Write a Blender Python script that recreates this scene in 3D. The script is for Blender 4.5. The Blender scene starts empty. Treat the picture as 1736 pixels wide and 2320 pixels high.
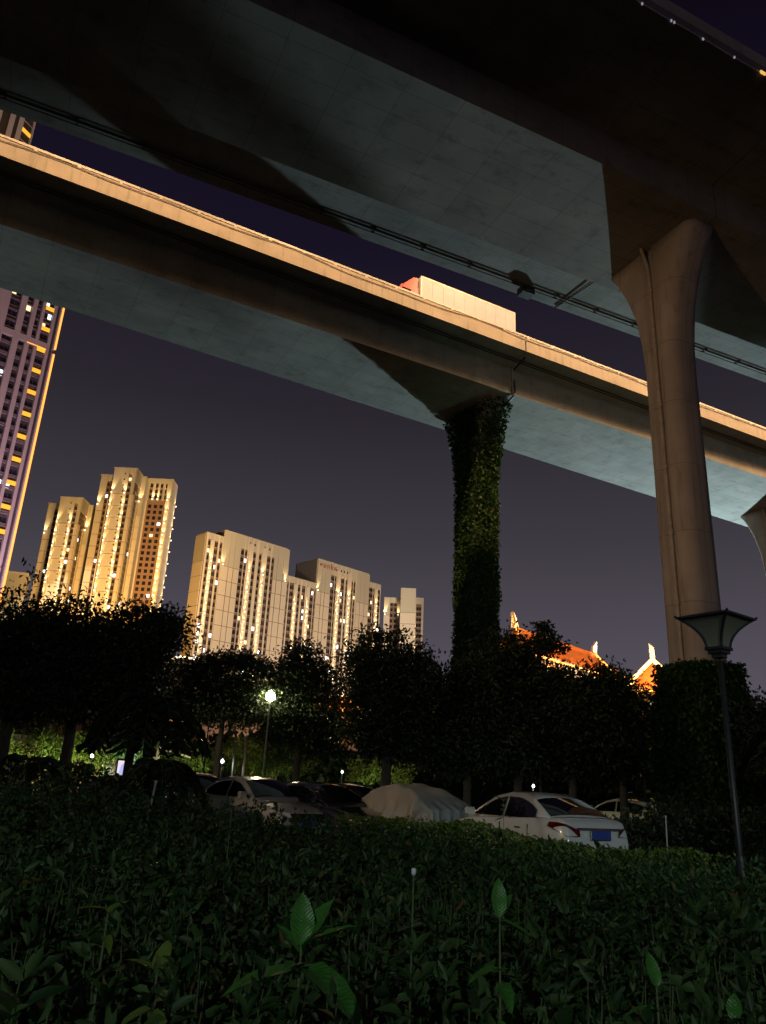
import bpy, math, random
import numpy as np
from mathutils import Vector, Matrix
R = math.radians
rng = np.random.default_rng(7)
random.seed(7)
sc = bpy.context.scene
COL = sc.collection

# ------------------------------------------------------------------ camera, sky, exposure
cam = bpy.data.objects.new('camera', bpy.data.cameras.new('camera'))
COL.objects.link(cam)
cam.data.sensor_fit = 'VERTICAL'
cam.data.sensor_height = 36.0
cam.data.lens = 1741.0 / 2320.0 * 36.0
cam.data.clip_start = 0.05
cam.data.clip_end = 4000.0
cam.matrix_world = Matrix.Translation((0, 0, 1.5)) @ Matrix.Rotation(R(90 + 19.7), 4, 'X') @ Matrix.Rotation(R(2.73), 4, 'Z')
sc.camera = cam
sc.view_settings.view_transform = 'Standard'
sc.view_settings.look = 'None'
sc.view_settings.exposure = 0.0
sc.view_settings.gamma = 1.0
sc.view_settings.use_curve_mapping = False

world = bpy.data.worlds.new('World')
sc.world = world
world.use_nodes = True
nt = world.node_tree
nt.nodes.clear()
wo = nt.nodes.new('ShaderNodeOutputWorld')
bg = nt.nodes.new('ShaderNodeBackground')
tc = nt.nodes.new('ShaderNodeTexCoord')
sp = nt.nodes.new('ShaderNodeSeparateXYZ')
ramp = nt.nodes.new('ShaderNodeValToRGB')
nt.links.new(tc.outputs['Generated'], sp.inputs[0])
nt.links.new(sp.outputs['Z'], ramp.inputs[0])
cr = ramp.color_ramp
cr.elements[0].position = 0.0
cr.elements[0].color = (0.108, 0.092, 0.122, 1)
cr.elements[1].position = 1.0
cr.elements[1].color = (0.0022, 0.0013, 0.0036, 1)
for p, c in ((0.14, (0.088, 0.078, 0.100)), (0.30, (0.048, 0.042, 0.053)), (0.45, (0.0235, 0.0195, 0.0275)),
             (0.62, (0.0088, 0.0062, 0.0158)), (0.80, (0.0036, 0.0022, 0.0062))):
    e = cr.elements.new(p)
    e.color = (*c, 1)
nt.links.new(ramp.outputs[0], bg.inputs['Color'])
bg.inputs['Strength'].default_value = 1.0
nt.links.new(bg.outputs[0], wo.inputs[0])

# ------------------------------------------------------------------ helpers
def pol(az, d):
    return d * math.sin(R(az)), d * math.cos(R(az))

def zel(el, d):
    return 1.5 + d * math.tan(R(el))

class MB:
    def __init__(s):
        s.v = []; s.f = []
    def add(s, vs, fs, M=None):
        b = len(s.v)
        s.v += [tuple(M @ Vector(v)) for v in vs] if M else [tuple(v) for v in vs]
        s.f += [tuple(i + b for i in f) for f in fs]
        return s
    def box(s, x0, x1, y0, y1, z0, z1, M=None):
        return s.add([(x0, y0, z0), (x1, y0, z0), (x1, y1, z0), (x0, y1, z0), (x0, y0, z1), (x1, y0, z1), (x1, y1, z1), (x0, y1, z1)],
                     [(0, 3, 2, 1), (4, 5, 6, 7), (0, 1, 5, 4), (1, 2, 6, 5), (2, 3, 7, 6), (3, 0, 4, 7)], M)
    def prism(s, poly, a0, a1, axis='x', M=None):
        # poly: closed outline in the plane across the axis, counter-clockwise seen from +axis
        n = len(poly)
        def P(a, p):
            return (a, p[0], p[1]) if axis == 'x' else ((p[0], a, p[1]) if axis == 'y' else (p[0], p[1], a))
        vs = [P(a0, p) for p in poly] + [P(a1, p) for p in poly]
        fs = [tuple(range(n))[::-1], tuple(range(n, 2 * n))] + [(i, (i + 1) % n, n + (i + 1) % n, n + i) for i in range(n)]
        if axis == 'y':
            fs = [f[::-1] for f in fs]
        return s.add(vs, fs, M)
    def tube(s, pts, r, n=8, caps=True):
        pts = [Vector(p) for p in pts]
        m = len(pts)
        rs = r if hasattr(r, '__len__') else [r] * m
        b = len(s.v)
        up = Vector((0, 0, 1))
        for i, p in enumerate(pts):
            t = (pts[min(i + 1, m - 1)] - pts[max(i - 1, 0)])
            t = t.normalized() if t.length > 1e-9 else Vector((0, 0, 1))
            a = t.cross(up if abs(t.z) < .95 else Vector((1, 0, 0))).normalized()
            c = t.cross(a)
            for k in range(n):
                w = 2 * math.pi * k / n
                s.v.append(tuple(p + (a * math.cos(w) + c * math.sin(w)) * rs[i]))
        for i in range(m - 1):
            for k in range(n):
                k2 = (k + 1) % n
                s.f.append((b + i * n + k, b + (i + 1) * n + k, b + (i + 1) * n + k2, b + i * n + k2))
        if caps:
            s.f.append(tuple(b + k for k in range(n)))
            s.f.append(tuple(b + (m - 1) * n + k for k in range(n))[::-1])
        return s
    def rings(s, rings, close=True, caps=True, M=None):
        n = len(rings[0]); m = len(rings)
        vs = [p for r in rings for p in r]
        fs = []
        for i in range(m - 1):
            for k in range(n if close else n - 1):
                k2 = (k + 1) % n
                fs.append((i * n + k, i * n + k2, (i + 1) * n + k2, (i + 1) * n + k))
        if caps:
            fs.append(tuple(range(n))[::-1])
            fs.append(tuple((m - 1) * n + k for k in range(n)))
        return s.add(vs, fs, M)
    def lathe(s, prof, n=16, M=None, off=0.0):
        return s.rings([[(r * math.cos(2 * math.pi * k / n + off), r * math.sin(2 * math.pi * k / n + off), z) for k in range(n)] for r, z in prof], M=M)
    def mesh(s, name, mat, smooth=False):
        me = bpy.data.meshes.new(name)
        me.from_pydata(s.v, [], s.f)
        if mat:
            me.materials.append(mat)
        if smooth:
            me.polygons.foreach_set('use_smooth', [True] * len(me.polygons))
        me.update()
        return me
    def build(s, name, mat, parent=None, smooth=False, **kw):
        return link(name, s.mesh(name, mat, smooth), parent, **kw)

def link(name, me, parent=None, loc=None, rz=None, **kw):
    o = bpy.data.objects.new(name, me)
    COL.objects.link(o)
    if parent:
        o.parent = parent
    if loc is not None:
        o.location = loc
    if rz is not None:
        o.rotation_euler = (0, 0, rz)
    for k, v in kw.items():
        o[k] = v
    return o

def tag(o, label, cat, group=None):
    o['label'] = label
    o['category'] = cat
    if group:
        o['group'] = group
    return o

def thing(name, label, cat, loc=(0, 0, 0), rz=0.0, group=None):
    o = bpy.data.objects.new(name, None)
    COL.objects.link(o)
    o.empty_display_size = .3
    o.location = loc
    o.rotation_euler = (0, 0, rz)
    return tag(o, label, cat, group)

def lamp(kind, power, color, loc, target=None, parent=None, size=.1, cone=60, blend=.4, name='lamp_light'):
    l = bpy.data.lights.new(name, kind)
    l.energy = power
    l.color = color
    l.shadow_soft_size = size
    if kind == 'SPOT':
        l.spot_size = R(cone)
        l.spot_blend = blend
    o = bpy.data.objects.new(name, l)
    COL.objects.link(o)
    if parent:
        o.parent = parent
    o.location = loc
    if target is not None:
        o.rotation_euler = (Vector(target) - Vector(loc)).to_track_quat('-Z', 'Y').to_euler()
    return o

# ------------------------------------------------------------------ materials
def new_mat(name):
    m = bpy.data.materials.new(name)
    m.use_nodes = True
    t = m.node_tree
    return m, t, t.nodes['Principled BSDF']

def mat(name, c, rough=.7, metal=0.0, var=.15, scale=4.0, bump=0.0, spec=.4, detail=6, stretch=(1, 1, 1), coat=0.0):
    m, t, b = new_mat(name)
    b.inputs['Roughness'].default_value = rough
    b.inputs['Metallic'].default_value = metal
    b.inputs['Specular IOR Level'].default_value = spec
    if coat:
        b.inputs['Coat Weight'].default_value = coat
        b.inputs['Coat Roughness'].default_value = .05
    tc = t.nodes.new('ShaderNodeTexCoord')
    mp = t.nodes.new('ShaderNodeMapping')
    mp.inputs['Scale'].default_value = stretch
    t.links.new(tc.outputs['Object'], mp.inputs[0])
    n = t.nodes.new('ShaderNodeTexNoise')
    n.inputs['Scale'].default_value = scale
    n.inputs['Detail'].default_value = detail
    t.links.new(mp.outputs[0], n.inputs['Vector'])
    r = t.nodes.new('ShaderNodeValToRGB')
    r.color_ramp.elements[0].position = .3
    r.color_ramp.elements[1].position = .7
    r.color_ramp.elements[0].color = (*[x * (1 - var) for x in c], 1)
    r.color_ramp.elements[1].color = (*[min(1, x * (1 + var)) for x in c], 1)
    t.links.new(n.outputs[0], r.inputs[0])
    t.links.new(r.outputs[0], b.inputs['Base Color'])
    if bump:
        bp = t.nodes.new('ShaderNodeBump')
        bp.inputs['Strength'].default_value = bump
        bp.inputs['Distance'].default_value = .02
        t.links.new(n.outputs[0], bp.inputs['Height'])
        t.links.new(bp.outputs[0], b.inputs['Normal'])
    return m

def concrete(name, c, bw=0, bh=0, stain=.3, streak=False, line=.72, xz=False):
    """cast concrete: cloudy tone, dark blotches, formwork joints (bw x bh metres), optional run-off streaks"""
    m, t, b = new_mat(name)
    b.inputs['Roughness'].default_value = .85
    b.inputs['Specular IOR Level'].default_value = .25
    N = t.nodes.new; L = t.links.new
    tc = N('ShaderNodeTexCoord')
    n1 = N('ShaderNodeTexNoise'); n1.inputs['Scale'].default_value = .35; n1.inputs['Detail'].default_value = 9; n1.inputs['Roughness'].default_value = .6
    L(tc.outputs['Object'], n1.inputs['Vector'])
    r1 = N('ShaderNodeValToRGB')
    r1.color_ramp.elements[0].position = .32; r1.color_ramp.elements[1].position = .7
    r1.color_ramp.elements[0].color = (*[x * .78 for x in c], 1)
    r1.color_ramp.elements[1].color = (*[x * 1.15 for x in c], 1)
    L(n1.outputs[0], r1.inputs[0])
    mp = N('ShaderNodeMapping'); mp.inputs['Scale'].default_value = (.6, .9, 1) if not streak else (2.2, 2.2, .18)
    L(tc.outputs['Object'], mp.inputs[0])
    n2 = N('ShaderNodeTexNoise'); n2.inputs['Scale'].default_value = 1.6; n2.inputs['Detail'].default_value = 10; n2.inputs['Roughness'].default_value = .68
    L(mp.outputs[0], n2.inputs['Vector'])
    r2 = N('ShaderNodeValToRGB')
    r2.color_ramp.elements[0].position = .33; r2.color_ramp.elements[1].position = .47
    r2.color_ramp.elements[0].color = (1 - stain, 1 - stain, 1 - stain * 1.08, 1)
    r2.color_ramp.elements[1].color = (1, 1, 1, 1)
    L(n2.outputs[0], r2.inputs[0])
    mx = N('ShaderNodeMix'); mx.data_type = 'RGBA'; mx.blend_type = 'MULTIPLY'; mx.inputs[0].default_value = 1
    L(r1.outputs[0], mx.inputs[6]); L(r2.outputs[0], mx.inputs[7])
    out = mx.outputs[2]
    bp = N('ShaderNodeBump'); bp.inputs['Strength'].default_value = .25; bp.inputs['Distance'].default_value = .015
    L(n2.outputs[0], bp.inputs['Height'])
    if bw:
        br = N('ShaderNodeTexBrick')
        br.offset = 0.0
        br.inputs['Scale'].default_value = 1
        br.inputs['Mortar Size'].default_value = .022
        br.inputs['Mortar Smooth'].default_value = .3
        br.inputs['Brick Width'].default_value = bw
        br.inputs['Row Height'].default_value = bh
        br.inputs['Color1'].default_value = (1, 1, 1, 1)
        br.inputs['Color2'].default_value = (.9, .9, .9, 1)
        br.inputs['Mortar'].default_value = (line, line, line, 1)
        if xz:
            sx = N('ShaderNodeSeparateXYZ'); cx = N('ShaderNodeCombineXYZ')
            L(tc.outputs['Object'], sx.inputs[0]); L(sx.outputs[0], cx.inputs[0]); L(sx.outputs[2], cx.inputs[1])
            L(cx.outputs[0], br.inputs['Vector'])
        else:
            L(tc.outputs['Object'], br.inputs['Vector'])
        m2 = N('ShaderNodeMix'); m2.data_type = 'RGBA'; m2.blend_type = 'MULTIPLY'; m2.inputs[0].default_value = .85
        L(out, m2.inputs[6]); L(br.outputs['Color'], m2.inputs[7])
        out = m2.outputs[2]
    L(out, b.inputs['Base Color'])
    L(bp.outputs[0], b.inputs['Normal'])
    return m

def emit(name, c, s):
    m, t, b = new_mat(name)
    b.inputs['Base Color'].default_value = (*[x * .5 for x in c], 1)
    b.inputs['Emission Color'].default_value = (*c, 1)
    b.inputs['Emission Strength'].default_value = s
    return m

def leafmat(name, c1, c2, rough=.5, trans=.25, spec=.35, dead=0):
    m, t, b = new_mat(name)
    N = t.nodes.new; L = t.links.new
    g = N('ShaderNodeNewGeometry')
    r = N('ShaderNodeValToRGB')
    r.color_ramp.elements[0].color = (*c1, 1)
    r.color_ramp.elements[1].color = (*c2, 1)
    if dead:
        r.color_ramp.elements[1].position = dead - .01
        e = r.color_ramp.elements.new(dead); e.color = (.14, .12, .035, 1)
        e = r.color_ramp.elements.new(1.0); e.color = (.13, .085, .04, 1)
    L(g.outputs['Random Per Island'], r.inputs[0])
    L(r.outputs[0], b.inputs['Base Color'])
    b.inputs['Roughness'].default_value = rough
    b.inputs['Specular IOR Level'].default_value = spec
    tr = N('ShaderNodeBsdfTranslucent'); L(r.outputs[0], tr.inputs[0])
    mx = N('ShaderNodeMixShader'); mx.inputs[0].default_value = trans
    L(b.outputs[0], mx.inputs[1]); L(tr.outputs[0], mx.inputs[2])
    L(mx.outputs[0], t.nodes['Material Output'].inputs[0])
    return m

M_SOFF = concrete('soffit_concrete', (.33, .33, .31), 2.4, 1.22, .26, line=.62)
M_SOFN = concrete('dimmed_soffit_concrete', (.215, .215, .205), 2.4, 1.22, .30, line=.6)  # nearer girder's concrete darkened to stand in for weaker light
M_PIER = concrete('pier_concrete', (.36, .34, .31), 60, 3.1, .3, streak=True, line=.62, xz=True)
M_PARA = concrete('parapet_concrete', (.47, .44, .39), 0, 0, .28, streak=True)
M_STEEL = mat('galvanised_steel', (.45, .45, .44), .5, .3, .15, 6)
M_PIPE = mat('grey_plastic_pipe', (.34, .32, .29), .55, 0, .2, 3)
M_DARKPIPE = mat('dark_cable_tray', (.05, .05, .05), .7)
M_BLACK = mat('black_metal', (.018, .018, .02), .45, .2, .2, 8)
M_ASPH = mat('asphalt', (.05, .05, .052), .9, 0, .25, 9, .3)
M_SOIL = mat('soil', (.035, .030, .024), .95, 0, .35, 3, .4)
M_PAVE = concrete('paving', (.16, .155, .145), .6, .3, .25)
M_BARK = mat('bark', (.06, .05, .04), .9, 0, .35, 5, .6, stretch=(1, 1, .25))
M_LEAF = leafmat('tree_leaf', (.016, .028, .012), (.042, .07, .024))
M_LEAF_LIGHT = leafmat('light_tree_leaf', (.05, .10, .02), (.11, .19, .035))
M_IVY = leafmat('ivy_leaf', (.008, .038, .006), (.03, .095, .012))
M_HEDGE = leafmat('hedge_leaf', (.015, .042, .013), (.064, .116, .036), .5, .25, .3, dead=.985)
M_GOLD = leafmat('yellow_green_leaf', (.07, .13, .02), (.16, .22, .04), .45, .25)
M_WEED = leafmat('broad_leaf', (.05, .17, .035), (.075, .22, .05), .35, .3, .5)
def veined(name, c, trans):
    m, t, b = new_mat(name)
    N = t.nodes.new; L = t.links.new
    tc = N('ShaderNodeTexCoord'); sx = N('ShaderNodeSeparateXYZ'); L(tc.outputs['Object'], sx.inputs[0])
    ab = N('ShaderNodeMath'); ab.operation = 'ABSOLUTE'; L(sx.outputs[1], ab.inputs[0])
    m1 = N('ShaderNodeMath'); m1.operation = 'MULTIPLY_ADD'; m1.inputs[1].default_value = -.8; L(ab.outputs[0], m1.inputs[0]); L(sx.outputs[0], m1.inputs[2])
    m2 = N('ShaderNodeMath'); m2.operation = 'MULTIPLY'; m2.inputs[1].default_value = 620; L(m1.outputs[0], m2.inputs[0])
    sn = N('ShaderNodeMath'); sn.operation = 'SINE'; L(m2.outputs[0], sn.inputs[0])
    ns = N('ShaderNodeTexNoise'); ns.inputs['Scale'].default_value = 38; ns.inputs['Detail'].default_value = 5; L(tc.outputs['Object'], ns.inputs['Vector'])
    ad = N('ShaderNodeMath'); ad.operation = 'MULTIPLY_ADD'; ad.inputs[1].default_value = .06; L(sn.outputs[0], ad.inputs[0]); L(ns.outputs[0], ad.inputs[2])
    r = N('ShaderNodeValToRGB'); r.color_ramp.elements[0].position = .25; r.color_ramp.elements[1].position = .8
    r.color_ramp.elements[0].color = (*[x * .78 for x in c], 1); r.color_ramp.elements[1].color = (*[min(1, x * 1.22) for x in c], 1)
    L(ad.outputs[0], r.inputs[0]); L(r.outputs[0], b.inputs['Base Color'])
    bp = N('ShaderNodeBump'); bp.inputs['Strength'].default_value = .3; bp.inputs['Distance'].default_value = .0015; L(sn.outputs[0], bp.inputs['Height']); L(bp.outputs[0], b.inputs['Normal'])
    b.inputs['Roughness'].default_value = .38
    tr = N('ShaderNodeBsdfTranslucent'); L(r.outputs[0], tr.inputs[0])
    mx = N('ShaderNodeMixShader'); mx.inputs[0].default_value = trans
    L(b.outputs[0], mx.inputs[1]); L(tr.outputs[0], mx.inputs[2]); L(mx.outputs[0], t.nodes['Material Output'].inputs[0])
    return m
M_BROAD = veined('veined_broad_leaf', (.06, .21, .035), .3)
M_BROADD = veined('veined_dark_leaf', (.035, .10, .03), .25)
M_STEM = mat('green_stem', (.09, .12, .05), .7)

# ------------------------------------------------------------------ leaf clouds
def leaf_mesh(name, pos, dirs, size, m, wide=.42, near=False, fold=.25):
    """pos (N,3); dirs (N,3) direction base->tip; size (N,)"""
    n = len(pos)
    d = dirs / (np.linalg.norm(dirs, axis=1, keepdims=True) + 1e-9)
    rv = rng.normal(size=(n, 3))
    s = np.cross(d, rv); s /= (np.linalg.norm(s, axis=1, keepdims=True) + 1e-9)
    u = np.cross(s, d)
    if near:
        T = np.array([(0, 0, 0), (.3, .8, .1), (.3, -.8, .1), (.62, .75, .0), (.62, -.75, .0), (1, 0, -.25), (.33, 0, -.06), (.66, 0, -.12)])
        F = np.array([(0, 6, 1), (0, 2, 6), (6, 7, 3), (6, 3, 1), (6, 2, 4), (6, 4, 7), (7, 5, 3), (7, 4, 5)])
    else:
        T = np.array([(0, 0, 0), (.45, 1, fold), (1, 0, 0), (.45, -1, fold)])
        F = np.array([(0, 2, 1), (0, 3, 2)])
    k = len(T)
    sz = size[:, None, None]
    V = pos[:, None, :] + sz * (T[None, :, 0:1] * d[:, None, :] + T[None, :, 1:2] * wide * .5 * s[:, None, :] + T[None, :, 2:3] * u[:, None, :])
    V = V.reshape(-1, 3)
    Fc = (F[None] + (np.arange(n) * k)[:, None, None]).reshape(-1, 3)
    me = bpy.data.meshes.new(name)
    me.vertices.add(len(V)); me.vertices.foreach_set('co', V.astype(np.float32).ravel())
    me.loops.add(Fc.size); me.loops.foreach_set('vertex_index', Fc.astype(np.int32).ravel())
    me.polygons.add(len(Fc))
    me.polygons.foreach_set('loop_start', np.arange(0, Fc.size, 3, dtype=np.int32))
    me.update(calc_edges=True)
    me.materials.append(m)
    return me

def blob_leaves(blobs, n, size, clump=.3, per=34):
    """blobs: (cx,cy,cz,rx,ry,rz). leaf clumps through each blob's outer volume"""
    vol = np.array([b[3] * b[4] * b[5] for b in blobs]) ** .67
    P = []; D = []
    for b, w in zip(blobs, vol / vol.sum()):
        nc = max(3, int(n * w / per))
        q = rng.normal(size=(nc, 3)); q /= np.linalg.norm(q, axis=1, keepdims=True)
        q *= (rng.uniform(.25, 1.0, (nc, 1)) ** .45) * rng.uniform(.74, 1.2, (nc, 1))
        c = np.array(b[:3]) + q * np.array(b[3:])
        cl = np.repeat(c, per, axis=0) + rng.normal(size=(nc * per, 3)) * clump * np.array((1, 1, .6))
        P.append(cl)
        dd = rng.normal(size=(nc * per, 3)) + np.repeat(q, per, axis=0) * .8 + np.array((0, 0, -.35))
        D.append(dd)
    P = np.concatenate(P); D = np.concatenate(D)
    return P, D, size * rng.uniform(.6, 1.3, len(P))

def tree(name, label, loc, blobs, n=7000, leaf=.19, m=None, trunk_r=.16, trunk_top=None, group='trees in the planted strip', clump=.3, lean=(0, 0), limbs=True):
    t = thing(name, label, 'tree', (loc[0], loc[1], 0), 0, group)
    zmin = min(b[2] - b[5] for b in blobs)
    tt = trunk_top or zmin + .9
    mb = MB()
    pts = [(0, 0, -.1), (lean[0] * .25, lean[1] * .25, tt * .35), (lean[0] * .6, lean[1] * .6, tt * .7), (lean[0], lean[1], tt)]
    mb.tube(pts, [trunk_r * 1.35, trunk_r, trunk_r * .85, trunk_r * .7], 9)
    if limbs:
        for b in blobs:
            e = Vector((b[0], b[1], b[2] + b[5] * .4)); s = Vector((lean[0] * .8, lean[1] * .8, tt * .86))
            mid = s.lerp(e, .5) + Vector((random.uniform(-.2, .2), random.uniform(-.2, .2), random.uniform(-.1, .3)))
            mb.tube([s, mid, e], [trunk_r * .55, trunk_r * .35, .03], 6)
            for k in range(4):
                q = Vector((random.uniform(-1, 1) * b[3], random.uniform(-1, 1) * b[4], random.uniform(-.4, .8) * b[5])) * .85
                f = Vector(b[:3]) + q
                st = s.lerp(e, random.uniform(.35, .8))
                mb.tube([st, st.lerp(f, .5) + Vector((0, 0, .12)), f], [trunk_r * .25, trunk_r * .16, .012], 5)
    mb.build('trunk', M_BARK, t, True)
    P, D, S = blob_leaves(blobs, int(n * 1.75), leaf, clump)
    link('crown', leaf_mesh('crown', P, D, S, m or M_LEAF), t)
    return t

# ------------------------------------------------------------------ ground
MB().add([(-1500, -600, -.03), (1500, -600, -.03), (1500, 2500, -.03), (-1500, 2500, -.03)], [(0, 1, 2, 3)]).build('ground', M_SOIL, kind='structure')
MB().add([(-40, 14.2, .0), (45, 14.2, .0), (45, 25.5, .0), (-40, 25.5, .0)], [(0, 1, 2, 3)]).build('parking_lane', M_ASPH, kind='structure')
MB().box(-40, 45, 13.9, 14.2, -.03, .13).box(-40, 45, 25.5, 25.8, -.03, .13).build('kerb', M_PAVE, kind='structure')
MB().add([(-60, 40, .004), (70, 40, .004), (70, 64, .004), (-60, 64, .004)], [(0, 1, 2, 3)]).build('park_path', M_PAVE, kind='structure')
MB().add([(-300, -14, .004), (300, -14, .004), (300, -3, .004), (-300, -3, .004)], [(0, 1, 2, 3)]).build('road', M_ASPH, kind='structure')

# ------------------------------------------------------------------ viaducts
TH_F, TH_N = R(28.2), R(24.8)
def local(th, a, p, z=0.0):
    return Vector((a * math.cos(th) - p * math.sin(th), a * math.sin(th) + p * math.cos(th), z))

A0, A1 = -70.0, 170.0
def viaduct(name, label, th, prof, joints, edges, post0, posts, near):
    v = thing(name, label, 'viaduct', (0, 0, 0), th)
    cuts = [A0] + joints + [A1]
    for i in range(len(cuts) - 1):
        a0, a1 = cuts[i] + (.04 if i else 0), cuts[i + 1] - (.04 if i < len(cuts) - 2 else 0)
        mb = MB()
        n = 14
        mb.rings([[(a0 + (a1 - a0) * k / n, *p) for p in prof(a0 + (a1 - a0) * k / n)] for k in range(n + 1)])
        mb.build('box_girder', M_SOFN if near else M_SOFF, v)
        for (p0, p1, outer) in edges:
            MB().prism([(p0, 30.1), (p1, 30.1), (p1 - (.06 if outer < 0 else 0), 30.87), (p0 + (.06 if outer > 0 else 0), 30.87)], a0 + .03, a1 - .03).build('parapet', M_PARA, v)
    return v

# far viaduct: near deck edge at 35.65, soffit 37.4 .. 43.4
def prof_far(a):
    w0 = 37.45 - .008 * a
    w1 = 43.42 + .036 * (a + 2)
    return [(35.62, 29.8), (w0, 29.35), (w0, 27.3), (w1, 27.3), (w1 + .2, 29.35), (46.4, 29.8), (46.4, 30.1), (35.62, 30.1)]
far = viaduct('road_viaduct', 'farther elevated road with sodium-lit parapet and a truck on it', TH_F, prof_far, [-3.7, 29.5, 62.8, 96.0, 130], [(35.64, 35.9, 1), (46.1, 46.38, -1)], 0, 0, False)
def prof_near(a):
    return [(15.0, 29.6), (20.0, 29.15), (20.0, 27.3), (26.65, 27.3), (26.65, 29.15), (32.05, 29.6), (32.05, 30.1), (15.0, 30.1)]
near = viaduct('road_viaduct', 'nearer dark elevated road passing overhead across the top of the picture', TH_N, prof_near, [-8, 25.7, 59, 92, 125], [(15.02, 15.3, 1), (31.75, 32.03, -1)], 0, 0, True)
# outer fascia beam of the far parapet covers the slab edge
MB().box(A0, 29.44, 35.58, 35.64, 29.8, 30.84).build('fascia_panel', M_PARA, far)
MB().box(29.56, A1, 35.58, 35.64, 29.8, 30.84).build('fascia_panel', M_PARA, far)
# rail and posts
rail = MB()
a = A0
while a < A1:
    rail.box(a + .01, min(a + 14.69, A1), 35.66, 35.8, 30.97, 31.11); a += 14.7
rail.build('guard_rail', M_STEEL, far)
pm = MB().prism([(-.10, 30.868), (.10, 30.868), (.065, 30.972), (-.065, 30.972)], 35.63, 35.83, 'y').mesh('rail_post', M_STEEL)
for k in range(-16, 62):
    link('rail_post', pm, far, (.4 + 2.1 * k, 0, 0))
# loose cable draped on the parapet face
cab = []
a = -40.0
while a < 110:
    s = (a % 12.6) / 12.6
    cab.append((a, 35.55, 30.80 - .22 * math.sin(math.pi * s) * (1 if int(a // 12.6) % 2 else .45) - .05 * math.sin(a * .9)))
    a += .7
MB().tube(cab, .016, 5).build('hanging_cable', M_DARKPIPE, far)
# service pipes under the wings
for dy, r in ((36.35, .055), (36.55, .035)):
    MB().tube([(A0, dy, 29.66 - (dy - 35.6) * .25), (A1, dy, 29.66 - (dy - 35.6) * .25)], r, 8).build('service_pipe', M_DARKPIPE, far)
MB().tube([(29.75, 36.0, 29.62), (29.75, 37.3, 29.2), (29.75, 37.33, 28.9), (29.75, 37.12, 27.5), (29.75, 37.4, 27.2), (29.7, 38.4, 26.9)], .06, 8).build('drain_pipe', M_BLACK, far)
for y0, r in ((30.85, .05), (31.08, .03)):
    MB().tube([(A0, y0, 29.38), (A1, y0, 29.38)], r, 8).build('service_pipe', M_DARKPIPE, near)
clip = MB().box(-.05, .05, 30.76, 31.16, 29.40, 29.52).mesh('pipe_bracket', M_DARKPIPE)
for k in range(40):
    link('pipe_bracket', clip, near, (-20 + k * 3.0, 0, 0))
MB().box(22.55, 23.35, 30.85, 31.5, 28.95, 29.42).box(22.65, 23.2, 30.75, 30.85, 29.0, 29.3).build('junction_box', M_BLACK, near)
MB().tube([(25.7, 28.2, 29.1), (25.7, 31.9, 29.5)], .05, 6).build('joint_drain', M_DARKPIPE, near)
# thin cable along the near edge; emissive fittings give its glints
pts = [(a, 14.97, 29.62 - .05 * abs(math.sin(a * .8))) for a in np.arange(-20, 60, .5)]
MB().tube(pts, .022, 5).build('edge_cable', mat('pale_cable', (.8, .78, .8), .4), near)
cf = MB().lathe([(.0, -.06), (.035, -.05), (.04, .03), (.0, .06)], 6).mesh('cable_fitting', emit('faint_fitting_glow', (.8, .75, .9), .32))
for a in (14.2, 16.6, 18.05, 18.2, 19.7, 21.4, 24.6, 27):
    link('cable_fitting', cf, near, (a, 14.955, 29.56))
MB().box(22.85, 23.12, 14.9, 14.96, 29.5, 29.63).build('amber_glow_box', emit('amber_glow', (1, .55, .15), .9), near)  # one amber glint, made by emission

# piers: vase shaped, flaring across the road, a groove with a drain pipe in each broad face
def pier_ring(w, t, z):
    c = min(.62, t / 2 - .1); g = .30; gd = .17
    h, k = w / 2, t / 2
    c = min(c, h - g - .08)
    P = []
    for cx, cy, a0 in ((-k + c, -h + c, 180), (k - c, -h + c, 270)):
        P += [(cx + c * math.cos(R(a0 + 15 * i)), cy + c * math.sin(R(a0 + 15 * i))) for i in range(7)]
    P += [(k, -g), (k - gd * .5, -g * .92), (k - gd, -g * .6), (k - gd, g * .6), (k - gd * .5, g * .92), (k, g)]
    for cx, cy, a0 in ((k - c, h - c, 0), (-k + c, h - c, 90)):
        P += [(cx + c * math.cos(R(a0 + 15 * i)), cy + c * math.sin(R(a0 + 15 * i))) for i in range(7)]
    P += [(-k, g), (-k + gd * .5, g * .92), (-k + gd, g * .6), (-k + gd, -g * .6), (-k + gd * .5, -g * .92), (-k, -g)]
    return [(x, y, z) for x, y in P]
def pier_w(z):
    if z < 19.5: return 2.0
    s = (z - 19.5) / (27.28 - 19.5)
    return 2.0 + 3.7 * s ** 2.7
def pier_mesh(w0=0.0, t=1.85):
    zs = [-.2, 5, 10, 15, 19.5] + [19.5 + 7.78 * k / 14 for k in range(1, 15)]
    return MB().rings([pier_ring(pier_w(z) + w0, t, z) for z in zs]).mesh('shaft', M_PIER, True)
PIER_ME = pier_mesh()
def pier(label, th, a, p, pipe=True):
    t = thing('viaduct_pier', label, 'bridge pier', tuple(local(th, a, p)), th, 'viaduct piers')
    link('shaft', PIER_ME, t)
    if pipe:
        dp = MB().tube([(-.84, .02, z) for z in (0, 9, 18, 26.0)] + [(-.98, .02, 26.5), (-1.25, .02, 27.25)], .085, 10).build('drain_pipe', M_PIPE, t, True)
        cm = MB().lathe([(.108, -.09), (.118, -.06), (.118, .06), (.108, .09)], 10).mesh('pipe_collar', M_PIPE, True)
        for k in range(8):
            link('pipe_collar', cm, dp, (-.84, .02, 3.2 + 3.1 * k))
    return t
p_near = pier('tall bare concrete pier with a drain pipe, ivy only at its foot', TH_N, 25.45, 23.33)
p_ivy = pier('pier wrapped in dark ivy from the ground to its head', TH_F, 29.15, 40.75, False)
p_far = pier('bare concrete pier cut by the right edge of the picture', TH_F, 63.1, 41.6)
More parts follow.
